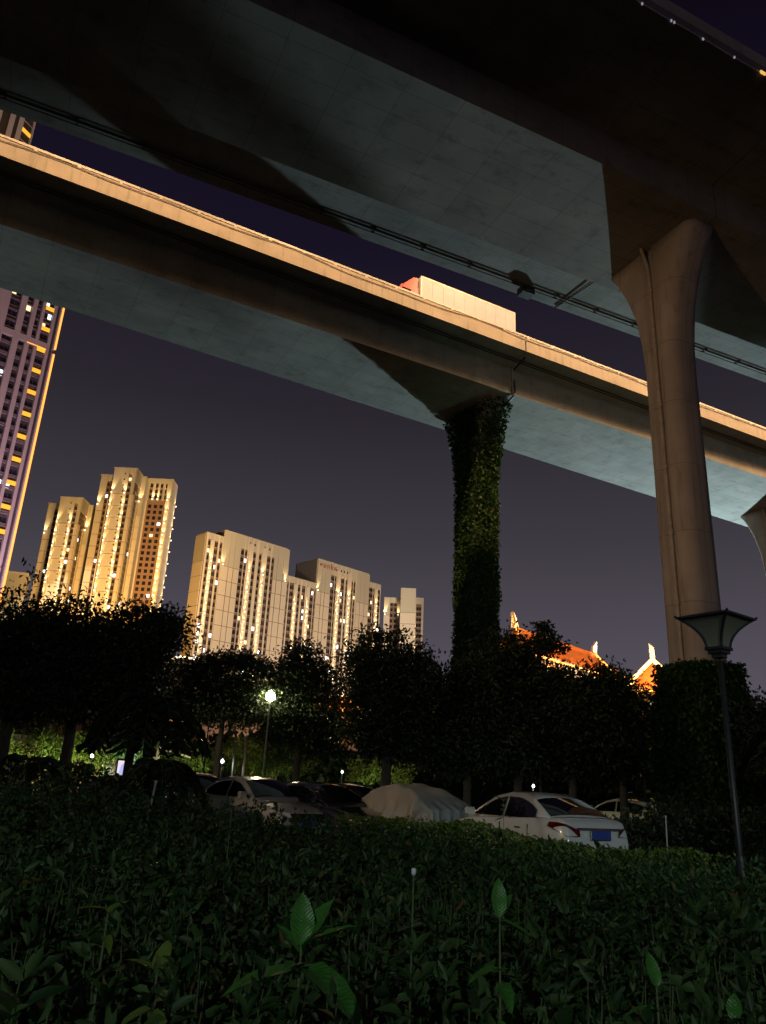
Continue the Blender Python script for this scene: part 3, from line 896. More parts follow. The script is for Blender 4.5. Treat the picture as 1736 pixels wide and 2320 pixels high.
# gabled pavilion facing the viewer
gp = thing('gabled_pavilion', 'orange glowing gable with a white-hot outline beside the bare pier', 'pavilion', (*pol(19.75, 130), 0), R(-20))
gp.scale = (1.3, 1.3, 1.3)
zg = 17.4
MB().box(-2.9, 2.9, .2, 14, 0, zg - 3.2).build('wall', M_HALL, gp)
MB().prism([(-3.0, zg - 3.2), (3.0, zg - 3.2), (0, zg - .2)], .2, 13.8, 'y').build('gable_wall', M_TILE, gp)
for s in (-1, 1):
    MB().add([(0, -.6, zg), (s * 3.6, -.6, zg - 3.5), (s * 3.6, 14.2, zg - 3.5), (0, 14.2, zg), (0, -.6, zg - .2), (s * 3.6, -.6, zg - 3.7), (s * 3.6, 14.2, zg - 3.7), (0, 14.2, zg - .2)],
             [(0, 1, 2, 3), (4, 7, 6, 5), (0, 4, 5, 1), (1, 5, 6, 2), (2, 6, 7, 3)]).build('roof', M_TILE, gp)
    MB().tube([(0, -.7, zg - .15), (s * 3.6, -.7, zg - 3.65)], .24, 6).build('gable_light', emit('gable_light_strip', (1.0, .52, .16), 6), gp)
    piece('lantern', emit('lantern_glow', (1.0, .45, .1), 3.0), gp, s * 1.9 - .35, s * 1.9 + .35, -.5, -.1, zg - 4.4, zg - 3.5)
MB().box(-4.2, 4.2, -.3, -.1, zg - 3.9, zg - 3.75).build('eave_light', M_GLOW, gp)
MB().prism([(-.25, zg), (.35, zg), (.28, zg + 1.3), (-.3, zg + 1.9)], -.5, .5, 'y').build('ridge_end', M_FIN, gp)
lamp('SPOT', 2600, (1.0, .34, .05), (0, -2.0, zg - 2.6), (0, 0, zg - 2), gp, .3, 120, .5)
lamp('SPOT', 600, (1.0, .8, .5), (.1, -2.0, zg + .7), (.1, 0, zg + 1), gp, .2, 90, .5)
# bits of further lit halls seen through the trees
def kiosk(label, az, d, z, w, h, glow):
    t = thing('lit_pavilion', label, 'pavilion', (*pol(az, d), 0), R(-az))
    MB().box(-w, w, 0, 5, 0, z).build('wall', M_HALL, t)
    MB().prism([(-w - 1.2, z - .1), (w + 1.2, z - .1), (w * .55, z + h), (-w * .55, z + h)], -.8, 5.8, 'y').build('roof', M_TILE, t)
    MB().box(-w - 1.2, w + 1.2, -.95, -.82, z - .1, z + .12).build('eave_light', glow, t)
    for s in (-1, 1):
        MB().tube([(s * (w + 1.2), -.9, z), (s * w * .55, -.9, z + h)], .09, 6).build('hip_light', glow, t)
    lamp('SPOT', 500, (1.0, .35, .07), (0, -2.4, z + .5), (0, 0, z + .3), t, .3, 110, .5)
    return t
kiosk('orange lit roof glimpsed between the two middle trees', -2.6, 92, 9.6, 1.6, 1.6, M_GLOW)
kiosk('small orange lit roof glimpsed behind the palm', -15.2, 80, 6.6, 1.5, 1.0, M_GLOW)

# ------------------------------------------------------------------ floodlight that paints the viaduct undersides
fm = thing('floodlight_mast', 'floodlight mast beyond the viaducts, hidden behind the right trees', 'floodlight', (42, 97, 0))
MB().tube([(0, 0, 0), (0, 0, 5.0)], [.2, .12], 8).build('pole', M_STEEL, fm)
MB().box(-.8, .8, -.3, .3, 5.0, 5.6).build('lamp_head', M_STEEL, fm)
dv = (local(TH_F, 14, 34, 30) - Vector((42, 97, 6))).normalized()
ax = Vector((dv.x, dv.y, 0)).normalized() * math.cos(R(60)) + Vector((0, 0, math.sin(R(60))))
lamp('SPOT', 108000, (.70, .96, 1.0), (-.6, -.8, 6.0), tuple(Vector((-.6, -.8, 6.0)) + ax * 5), fm, .35, 128, .3)
ob_ = thing('light_blocker', 'plain low block added unseen behind the right trees to cut the floodlight', 'building', (36.4, 84.3, 0), R(-15))  # added box that keeps the floodlight off part of the nearer soffit
MB().box(0, 9, -7, 0, 0, 10.5).build('wall', M_CREAM2, ob_)
MB().box(-.1, 9.1, -7.1, .1, 10.5, 10.7).build('roof_edge', M_CREAM2, ob_)
for i_ in range(4):
    for j_ in range(3):
        piece('window', M_WIN, ob_, .8 + 2.1 * i_, 2.1 + 2.1 * i_, -7.05, -6.9, 1.2 + 3 * j_, 2.8 + 3 * j_)

# roadside lamps behind the viewer (out of the picture): warm on the left, cool behind
def road_lamp(label, loc, h, color, power, target=None, cone=120, blend=.6):
    t = thing('road_lamp', label, 'street lamp', (loc[0], loc[1], 0), 0)
    MB().tube([(0, 0, 0), (0, 0, h), (0, 1.4, h + .5)], [.11, .07, .05], 8).build('pole', M_STEEL, t)
    MB().box(-.15, .15, 1.2, 2.0, h + .45, h + .58).build('lamp_head', M_STEEL, t)
    if target is None:
        return lamp('POINT', power, color, (0, 1.6, h + .25), None, t, .15)
    p = (0, 1.6, h + .25)
    return lamp('SPOT', power, color, p, tuple(Vector(target) - Vector((loc[0], loc[1], 0))), t, .2, cone, blend)
road_lamp('warm road lamp left of and behind the viewer', (-30, -8), 7.5, (1.0, .55, .25), 25000, (14, 37, 18), 34, 1.0)
road_lamp('cool road lamp behind the viewer', (8, -30), 11.5, (.80, 1.0, .96), 11500, (4.0, 20.5, -.3), 14, 1.0)
road_lamp('second cool road lamp behind the viewer', (-4, -14), 8.0, (.84, 1.0, .92), 2100, (-1, 6, 0), 80, .7)
road_lamp('warm road lamp left of the lane, outside the picture', (-24, 7), 5.5, (1.0, .70, .42), 5200, (1, 20.5, .6), 34, 1.0)

# ------------------------------------------------------------------ trees
def T(name, label, az, d, blobs, n, base=None, **kw):
    """blobs given as (az, el, r_across, r_up) at distance d, turned into metres round the trunk"""
    bx, by = pol(base if base is not None else az, d)
    out = []
    for (a, e, rx, rz_) in blobs:
        x, y = pol(a, d)
        out.append((x - bx, y - by + random.uniform(-.6, .6), zel(e, d), rx, rx * .95, rz_))
    return tree(name, label, (bx, by), out, n, **kw)

T('broadleaf_tree', 'big black-silhouetted tree at the far left edge', -24.5, 30, [(-25.9, 9.0, 1.9, 1.6), (-23.6, 8.2, 1.9, 1.6), (-25.2, 6.0, 2.2, 1.7), (-22.6, 5.5, 1.8, 1.5), (-27.2, 6, 2, 2), (-24.2, 4.7, 2.2, .9)], 11000, trunk_r=.24)
T('broadleaf_tree', 'dark wide tree in front of the stepped towers, left of the palm', -20.6, 31, [(-21.4, 9.0, 1.5, 1.2), (-20.0, 8.2, 1.5, 1.2), (-18.7, 7.6, 1.5, 1.3), (-21.5, 6.2, 1.8, 1.5), (-19.2, 5.2, 1.8, 1.5), (-20.5, 4.8, 1.9, .8)], 11000, trunk_r=.22)
T('broadleaf_tree', 'loose-crowned tree with leafy top branches right of the tallest stepped tower', -16.6, 28, [(-16.9, 9.9, 1.2, .75), (-15.3, 10.6, .75, .25), (-15.0, 9.6, .55, .22), (-16.3, 8.0, 1.0, .8), (-17.6, 6.6, 1.0, 1.0), (-16.4, 5.6, .9, .9)], 5200, trunk_r=.15)
T('layered_tree', 'flat layered tree in front of the left part of the long slab', -10.7, 35, [(-12.6, 7.5, 1.0, .25), (-10.6, 8.1, 1.4, .3), (-8.4, 7.6, 1.0, .28), (-11.5, 6.5, 1.7, .4), (-9.2, 6.2, 1.5, .4), (-12.6, 5.2, 1.3, .4), (-10.2, 4.6, 1.8, .55), (-8.3, 4.8, 1.0, .4)], 8000, trunk_r=.14)
T('broadleaf_tree', 'pointed tree just right of the lit park lamp', -5.2, 36, [(-5.4, 8.9, .75, .65), (-6.1, 7.4, 1.0, .8), (-4.3, 7.2, 1.0, .8), (-5.9, 5.4, 1.4, 1.1), (-4.0, 5.0, 1.3, 1.1), (-5.6, 3.4, 1.5, .9), (-3.6, 3.2, 1.2, .8)], 9000, trunk_r=.16)
T('broadleaf_tree', 'rounded dark tree left of the ivy-wrapped pier', 1.1, 30, [(.2, 9.2, 1.15, .85), (-.8, 7.9, .9, .8), (2.0, 8.6, 1.1, .8), (3.5, 7.3, .95, .75), (1.2, 7.0, 1.5, 1.1), (2.8, 5.2, 1.5, 1.1), (-.3, 5.0, 1.4, 1.1), (1.3, 3.4, 1.7, .9)], 12000, trunk_r=.2)
T('broadleaf_tree', 'dark tree standing in front of the ivy pier foot', 6.8, 31, [(5.6, 6.9, 1.0, .8), (7.6, 7.6, 1.3, .8), (6.4, 5.4, 1.6, 1.1), (7.6, 4, 1.6, 1.1), (5.2, 3.6, 1.2, 1), (6.6, 2.4, 1.5, .8)], 9000, trunk_r=.16)
T('broadleaf_tree', 'tall dark tree before the left end of the tiled hall', 10.3, 31, [(9.4, 9.6, 1.0, .8), (10.3, 8.2, 1.2, 1.0), (11.4, 9.3, .6, .4), (10.6, 6.2, 1.6, 1.3), (9.2, 5.6, 1.3, 1.2), (11.2, 4.2, 1.5, 1.1), (9.6, 3.2, 1.6, 1)], 11000, trunk_r=.18)
T('broadleaf_tree', 'wispy tall sapling rising over the hall roof ridge', 11.9, 33.5, [(12.0, 11.5, .38, .3), (12.4, 10.6, .45, .3), (11.5, 10.4, .4, .25), (12.9, 10.0, .5, .2)], 620, trunk_r=.07, clump=.2, leaf=.2)
T('broadleaf_tree', 'dark tree hiding the middle of the tiled hall', 14.0, 31, [(13.2, 7.6, 1.0, .6), (14.6, 7.2, 1.0, .55), (13.6, 5.8, 1.5, .9), (15.2, 5.3, 1.3, .9), (14.2, 4, 1.7, 1.1), (12.8, 3.4, 1.2, 1), (15.4, 3.2, 1.3, .9)], 9000, trunk_r=.16)
T('broadleaf_tree', 'dark tree between the tiled hall and the bare pier', 17.3, 32, [(16.5, 7.5, .75, .65), (17.6, 6.6, .6, .55), (17.0, 5.4, 1.1, .9), (17.9, 4.6, .45, .8), (16.5, 3.8, 1.2, 1.0), (17.6, 2.8, .6, .8), (16.6, 2.2, 1.2, .7)], 8500, trunk_r=.16)
T('broadleaf_tree', 'dark tree at the right edge beyond the bare pier', 27.3, 33, [(26.6, 5.4, 1.0, .7), (28.2, 5.8, 1.3, 1), (27.0, 3.9, 1.3, .5), (28.4, 3, 1.3, 1)], 5000, trunk_r=.16)
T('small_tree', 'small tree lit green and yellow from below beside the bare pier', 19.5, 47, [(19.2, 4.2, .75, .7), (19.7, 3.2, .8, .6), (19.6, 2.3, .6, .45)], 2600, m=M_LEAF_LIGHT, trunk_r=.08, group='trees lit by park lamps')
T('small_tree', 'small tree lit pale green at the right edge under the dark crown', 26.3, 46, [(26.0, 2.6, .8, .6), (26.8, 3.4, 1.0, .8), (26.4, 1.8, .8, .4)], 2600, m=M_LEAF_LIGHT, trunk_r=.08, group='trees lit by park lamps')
for i, (az, d, lab, h) in enumerate(((-25.4, 52, 'small lit tree at the left edge glimpsed under the dark crowns', 2.6), (-22.2, 55, 'yellow-lit small tree between the two left trunks', 2.4),
                        (-19.8, 54, 'rounded yellow-lit small tree left of the poster light box', 2.2), (-17.4, 58, 'bluish lit small tree behind the poster light box', 3.4), (-12.9, 56, 'dim green tree behind the white sign', 2.6),
                        (-9.2, 52, 'dim green tree behind the white globe lamp', 2.8), (-6.6, 50, 'green tree behind the lit park lamp', 3.0), (.8, 54, 'dim tree seen under the rounded dark crown', 2.4))):
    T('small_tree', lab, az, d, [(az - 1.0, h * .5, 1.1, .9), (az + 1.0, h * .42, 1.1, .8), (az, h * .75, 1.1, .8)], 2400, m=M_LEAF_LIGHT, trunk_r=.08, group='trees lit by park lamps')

def palm(label, az, d, h, L, nf=14, droop=1.0):
    x, y = pol(az, d)
    t = thing('palm', label, 'palm tree', (x, y, 0), random.uniform(0, 6), 'palms in the planted strip')
    MB().tube([(0, 0, -.1), (.05, 0, h * .5), (0, .05, h)], [.16, .12, .11], 9).build('trunk', M_BARK, t, True)
    for k in range(nf):
        w = 2 * math.pi * k / nf + random.uniform(-.2, .2)
        up = random.uniform(.2, 1.1)
        pts = []
        for s in np.linspace(0, 1, 8):
            r = L * s * (1 - .12 * s)
            pts.append(Vector((math.cos(w) * r, math.sin(w) * r, h + L * (up * s - droop * (up + .55) * s * s))))
        mb = MB().tube(pts, [.03 - .022 * s for s in np.linspace(0, 1, 8)], 5)
        P = []; D = []
        for s in np.linspace(.12, 1, 34):
            i = min(6, int(s * 7)); f = s * 7 - i
            p = pts[i].lerp(pts[i + 1], f); tg = (pts[i + 1] - pts[i]).normalized()
            sd = tg.cross(Vector((0, 0, 1))).normalized()
            for q in (-1, 1):
                P.append(tuple(p)); D.append(tuple(sd * q + tg * .55 + Vector((0, 0, -.25))))
        ob = mb.build('frond', M_BARK, t)
        link('leaflets', leaf_mesh('leaflets', np.array(P), np.array(D), np.full(len(P), L * .26), M_LEAF, .09), ob, kind='stuff')
    return t
palm('feathery palm against the left end of the long slab', -15.6, 27, 3.6, 2.2, 15)
palm('low palm with arching fronds under the left trees', -14.6, 24, 1.7, 1.7, 10)
palm('low palm with arching fronds near the far left trunk', -22.6, 25, 1.6, 1.6, 10)
palm('palm tip at the right edge beside the bare pier', 27.4, 30, 3.5, 1.9, 12)

# far planting that closes the view under the crowns
n = 26000
az_ = np.radians(rng.uniform(-30, 31, n)); dd_ = rng.uniform(76, 84, n)
zt_ = 5.4 + 1.0 * np.sin(az_ * 37) + .6 * np.sin(az_ * 91) + 2.6 * np.clip((az_ - .10) / .05, 0, 1)
P = np.stack([dd_ * np.sin(az_), dd_ * np.cos(az_), zt_ * rng.uniform(0, 1, n) ** .8], 1)
tag(link('tree_belt', leaf_mesh('tree_belt', P, rng.normal(size=(n, 3)), rng.uniform(.5, 1.1, n), M_LEAF, .8), kind='stuff'), 'dark belt of far trees closing the view under the crowns', 'tree belt')

T('broadleaf_tree', 'sparse tree beside the floodlight mast, hidden behind the bare pier foot', 21.0, 86, [(20.0, 5.5, 1.7, 1.5), (20.9, 5.4, 1.6, 1.5), (20.4, 4.5, 2.2, 1.6)], 1900, leaf=.34, trunk_r=.2)
# shrubs beside the lane
def shrub(label, az, d, r, h, m, n=1500, name='shrub', group='shrubs by the lane', leaf=.16):
    t = thing(name, label, 'shrub', (*pol(az, d), 0), 0, group)
    st_ = MB()
    for k in range(6):
        w = k * 1.05
        st_.tube([(0, 0, 0), (math.cos(w) * r * .3, math.sin(w) * r * .3, h * .5), (math.cos(w) * r * .55, math.sin(w) * r * .55, h * .85)], [.03, .02, .008], 5)
    st_.build('stems', M_BARK, t)
    P, D, S = blob_leaves([(0, 0, h * .55, r, r, h * .5)], n, leaf, .14)
    link('foliage', leaf_mesh('foliage', P, D, S, m), t)
    return t
shrub('rounded black shrub under the left trees', -19.6, 22, 1.0, 1.6, M_LEAF)
shrub('dark shrub between the left trunks', -24.0, 21, 1.2, 1.35, M_LEAF)
shrub('dark shrub in front of the poster light box', -17.2, 22, .9, 1.4, M_LEAF)
shrub('brightly lit yellow-green clipped shrub by the lamp foot', -8.5, 44, .75, 2.3, M_GOLD, 1600, leaf=.13)
shrub('yellow-green low shrub right of the lit lamp', -4.2, 27, .6, 1.7, M_LEAF_LIGHT, 500)
shrub('yellow glowing low bush near the bare pier foot', 19.8, 45, .5, 1.9, M_GOLD, 700)
shrub('dark shrub in front of the bare pier foot', 21.5, 24, 1.4, 1.6, M_LEAF, 2200)
shrub('dark shrub right of the white sedan', 18.6, 22, 1.5, 1.15, M_LEAF, 2200)
shrub('dark shrub at the right edge by the lane', 25.5, 23, 1.6, 1.3, M_LEAF, 2200)
hg = MB()
M_HL = leafmat('clipped_hedge_leaf', (.05, .09, .02), (.10, .16, .03))
def clipped(label, az0, az1, d, h, n=3500):
    x0, y0 = pol(az0, d); x1, y1 = pol(az1, d)
    t = thing('clipped_hedge', label, 'hedge', (x0, y0, 0), math.atan2(y1 - y0, x1 - x0), 'clipped hedges across the lane')
    Lh = math.hypot(x1 - x0, y1 - y0)
    P = np.stack([rng.uniform(0, Lh, n), rng.uniform(-.4, .4, n), rng.uniform(0, h, n)], 1)
    k = rng.integers(0, 3, n)
    P[k == 0, 2] = h + rng.normal(size=(k == 0).sum()) * .03
    P[k == 1, 1] = -.4 + rng.normal(size=(k == 1).sum()) * .03
    D = rng.normal(size=(n, 3)) + np.array((0, -.6, .3))
    link('foliage', leaf_mesh('foliage', P, D, rng.uniform(.07, .15, n), M_HL, .6), t)
clipped('clipped hedge lit yellow-green left of the white globe lamp', -13.2, -8.8, 47, 1.8)
clipped('clipped dim hedge far left behind the trunks', -26, -18, 57, 1.3)

# ------------------------------------------------------------------ lamps, signs and posts
M_FROST = mat('frosted_panel', (.13, .13, .10), .45, 0, .12, 3)
def lantern(label, az, d, top, rz):
    """square flared lantern on a slim post: hipped cap, four concave frosted panels, stepped neck"""
    x, y = pol(az, d)
    t = thing('lantern_post', label, 'street lamp', (x, y, 0), rz, 'unlit square lantern posts')
    zb = top - .46
    MB().tube([(0, 0, 0), (0, 0, 1.0), (0, 0, zb - .16)], [.045, .038, .03], 12).build('pole', M_BLACK, t, True)
    MB().lathe([(.11, 0), (.11, .05), (.07, .12), (.06, .9), (.045, .95)], 12).build('pole_base', M_BLACK, t)
    nk = MB()
    for r0, z0, z1 in ((.065, -.13, -.08), (.095, -.08, -.035), (.12, -.035, .0)):
        nk.box(-r0, r0, -r0, r0, zb + z0, zb + z1)
    nk.build('neck', M_BLACK, t)
    def half(s): return .098 + .195 * s ** 2.3 + .03 * s
    zs = [k / 8 for k in range(9)]
    for q in range(4):
        M = Matrix.Rotation(q * math.pi / 2, 4, 'Z')
        vs = []
        for s in zs:
            h = half(s) - .012
            vs += [(-h, -h, zb + .36 * s), (h, -h, zb + .36 * s)]
        p = MB().add(vs, [(2 * k, 2 * k + 1, 2 * k + 3, 2 * k + 2) for k in range(8)], M).build('glass_panel', M_FROST, t, True)
        MB().tube([M @ Vector((half(s), -half(s), zb + .36 * s)) for s in zs], .018, 6).build('corner_bar', M_BLACK, t)
    e = .345
    MB().add([(-e, -e, zb + .35), (e, -e, zb + .35), (e, e, zb + .35), (-e, e, zb + .35), (-e, -e, zb + .375), (e, -e, zb + .375), (e, e, zb + .375), (-e, e, zb + .375), (-.03, -.03, zb + .46), (.03, -.03, zb + .46), (.03, .03, zb + .46), (-.03, .03, zb + .46)],
             [(3, 2, 1, 0), (0, 1, 5, 4), (1, 2, 6, 5), (2, 3, 7, 6), (3, 0, 4, 7), (4, 5, 9, 8), (5, 6, 10, 9), (6, 7, 11, 10), (7, 4, 8, 11), (8, 9, 10, 11)]).build('cap', M_BLACK, t)
    for sx in (-1, 1):
        for sy in (-1, 1):
            MB().lathe([(0, -.02), (.018, 0), (0, .02)], 6, Matrix.Translation((sx * e, sy * e, zb + .38))).build('cap_tip', M_BLACK, t)
    return t
LANT = lantern('large unlit square lantern on a slim post in front of the bare pier', 24.1, 10.4, 3.78, R(37))
lantern('unlit square lantern post under the layered tree', -11.6, 38, 4.5, R(20))

def park_lamp(label, az, d, z, power, color, r=.16, name='park_lamp', em=9):
    t = thing(name, label, 'park lamp', (*pol(az, d), 0), 0, 'lit park lamps')
    MB().tube([(0, 0, 0), (0, 0, z - r * .8)], [.045, .03], 8).build('pole', mat('grey_pole', (.16, .16, .15), .6), t)
    MB().lathe([(.02, r * 1.25), (r * .9, r * 1.1), (r * .95, r * 1.02), (.02, r * 1.1)], 14, Matrix.Translation((0, 0, z))).build('cap', M_BLACK, t, True)
    MB().lathe([(.02, -r)] + [(r * math.sin(math.pi * k / 10), -r * math.cos(math.pi * k / 10)) for k in range(1, 10)] + [(.02, r)], 14, Matrix.Translation((0, 0, z))).build('globe', emit('globe_' + label[:6], color, em), t, True)
    if power:
        lamp('SPOT', power, color, (0, 0, z + r * 1.3), (0, 0, 0), t, .12, 168, .25)
    return t
park_lamp('bright warm globe lamp on a tall white pole between two trees', -7.5, 33.5, zel(5.79, 33.5), 700, (1.0, .86, .52), .2, em=60)
park_lamp('small white globe lamp low behind the silver sedan', -10.4, 40, zel(1.21, 40), 90, (.9, .95, 1.0), .085)
park_lamp('small white lamp far left between the trunks', -19.0, 50, zel(1.1, 50), 120, (.85, 1.0, .95), .09)
park_lamp('tiny white lamp under the rounded dark tree', -2.0, 44, zel(.9, 44), 60, (.9, .95, 1.0), .06)
park_lamp('small greenish white lamp above the white sedan', 11.35, 36, zel(.55, 36), 80, (.85, 1.0, .9), .06)
park_lamp('tiny white lamp high beside the lit small tree', 18.7, 48, zel(4.3, 48), 10, (1, 1, 1), .05)
# ground spots in the park planting
def ground_spot(label, az, d, color, power, tz=3.0, cone=80, off=(0, 0)):
    x, y = pol(az, d)
    t = thing('ground_spotlight', label, 'spotlight', (x, y, 0), 0, 'ground spotlights in the planting')
    MB().lathe([(.09, 0), (.09, .12), (.11, .2), (.10, .22)], 10).build('spot_body', M_BLACK, t)
    return lamp('SPOT', power, color, (0, 0, .28), (off[0], off[1] + 1.2, tz), t, .1, cone, .6)
ground_spot('green spotlight at the foot of the lit small tree', 19.4, 44.5, (.25, 1.0, .45), 420, 3.4, 70)
ground_spot('yellow spotlight at the foot of the glowing bush', 19.75, 43.6, (1.0, .8, .08), 260, 2.0, 60)
ground_spot('pale spotlight at the right edge', 26.2, 43, (.6, 1.0, .75), 420, 2.6, 80)
YG = (1.0, .92, .45)
for az, d, p, c in ((-25.2, 48, 1000, YG), (-22.6, 51, 900, YG), (-19.9, 50, 1000, (1.0, .88, .35)), (-17.3, 54, 900, (.45, .9, 1.0)), (-13.0, 52, 520, YG), (-9.3, 46, 420, YG), (-8.5, 42, 160, (1.0, .95, .3)), (.8, 50, 300, YG)):
    ground_spot({-25.2: 'garden spotlight lighting the leftmost undergrowth', -22.6: 'garden spotlight lighting the bushes between the left trunks', -19.9: 'garden spotlight lighting the bush left of the poster box', -17.3: 'bluish garden spotlight behind the poster box', -13.0: 'garden spotlight behind the white notice board', -9.3: 'garden spotlight behind the white globe lamp', -8.5: 'garden spotlight at the yellow-green clipped shrub', .8: 'garden spotlight under the rounded dark tree'}[az], az, d, c, p * 2.3, 1.3, 75, (0, 2.2))
# pale columns of a low park building at far left
pv = thing('park_colonnade', 'pale lit columns of a low park building at far left', 'building', (*pol(-22.5, 58), 0), R(22))
for k in range(7):
    MB().lathe([(.32, 0), (.32, .25), (.24, .3), (.22, 3.0), (.3, 3.1), (.3, 3.3)], 12, Matrix.Translation((-5 + 1.9 * k, 0, 0))).build('column', mat('beige_stone', (.45, .38, .30), .8), pv)
MB().box(-6, 8, .6, 5, 0, 3.3).build('wall', M_HALL, pv)
MB().box(-6.3, 8.3, -.5, 5.3, 3.302, 3.7).build('roof', M_PAVE, pv)
lamp('SPOT', 260, (1.0, .72, .42), (-3, -3.2, .5), (-3, 0, 1.6), pv, .2, 110)
lamp('SPOT', 260, (1.0, .72, .42), (3.5, -3.2, .5), (3.5, 0, 1.6), pv, .2, 110)
# poster light box (tilted figures read as blurred pale shapes)
lbx = thing('light_box', 'bright pinkish white poster light box under the left trees', 'light box', (*pol(-16.95, 41), 0), R(25))
MB().box(-.30, .30, -.12, .12, .3, 2.25).build('housing', M_BLACK, lbx)
MB().box(-.25, .25, -.135, -.121, .4, 2.15).build('poster', emit('poster_glow', (1.0, .80, .92), .9), lbx)
MB().lathe([(.0, 1.25), (.14, 1.35), (.19, 1.6), (.13, 1.95), (.0, 2.05)], 12, Matrix.Diagonal((1, .08, 1, 1)) @ Matrix.Translation((0.02, -1.75, 0))).build('poster_print', emit('poster_print_glow', (.45, .5, .9), 1.0), lbx)
MB().box(-.3, -.26, -.06, .06, 0, .3).box(.26, .3, -.06, .06, 0, .3).build('legs', M_BLACK, lbx)
sg = thing('notice_board', 'small white notice board with dark lines beside a beige gate pillar', 'sign', (*pol(-13.75, 33), 0), R(14))
MB().box(-.26, .26, -.03, .03, 1.3, 2.0).build('board', emit('white_board', (.8, .92, 1.0), .8), sg)
MB().box(-.03, .03, -.02, .02, 0, 1.3).build('post', M_STEEL, sg)
for z_ in (1.44, 1.58):
    MB().box(-.12, .12, -.036, -.031, z_, z_ + .035).build('dark_line', M_BLACK, sg)
gpx = thing('gate_pillar', 'square beige gate pillar left of the white notice board', 'pillar', (*pol(-14.25, 32), 0), R(14))
MB().box(-.22, .22, -.2, .2, 0, 1.62).build('shaft', mat('beige_render', (.40, .30, .22), .8), gpx)
MB().box(-.26, .26, -.24, .24, 1.62, 1.7).build('cap', mat('beige_cap', (.45, .36, .28), .8), gpx)
gl = thing('gate_frame', 'pale post with a slanting arm behind the gate pillar', 'gate', (*pol(-14.75, 34), 0), R(14))
MB().box(-.07, .07, -.07, .07, 0, 2.65).build('post', mat('pale_post', (.5, .46, .36), .7), gl)
MB().tube([(0, 0, 2.6), (1.3, 0, 2.3)], .04, 6).build('arm', mat('pale_arm', (.5, .46, .36), .7), gl)
lamp('POINT', 70, (1.0, .85, .5), (.8, -1.2, 2.0), None, gl, .2)
for az, d, h, lab in ((-10.9, 39, 3.4, 'slim grey pole left of the white globe lamp'), (-9.6, 40, 3.2, 'slim dark pole right of the white globe lamp'), (-8.9, 41, 3.6, 'slim brown pole left of the yellow-green clipped shrub')):
    t = thing('pole', lab, 'pole', (*pol(az, d), 0), 0, 'slim poles behind the parked cars')
    MB().tube([(0, 0, 0), (0, 0, h)], .06, 8).build('shaft', mat('pole_paint', (.25, .22, .18), .7), t)
    MB().lathe([(.0, h), (.07, h), (.07, h + .04), (.0, h + .06)], 8).build('cap', M_STEEL, t)
for az, d, h, tx, lab in ((-14.8, 11.5, 1.42, .10, 'leaning thin white stake in the left of the hedge'), (19.85, 17.0, 1.2, .02, 'thin pale stake at the hedge edge right of the white sedan')):
    t = thing('marker_stake', lab, 'stake', (*pol(az, d), 0), 0)
    MB().tube([(-tx, 0, 0), (tx * .3, 0, h)], .014, 8).build('rod', mat('white_stake', (.30, .32, .30), .6), t)
    MB().tube([(tx * .3, 0, h), (tx * .31, 0, h + .03)], .017, 8).build('tip', M_STEEL, t)
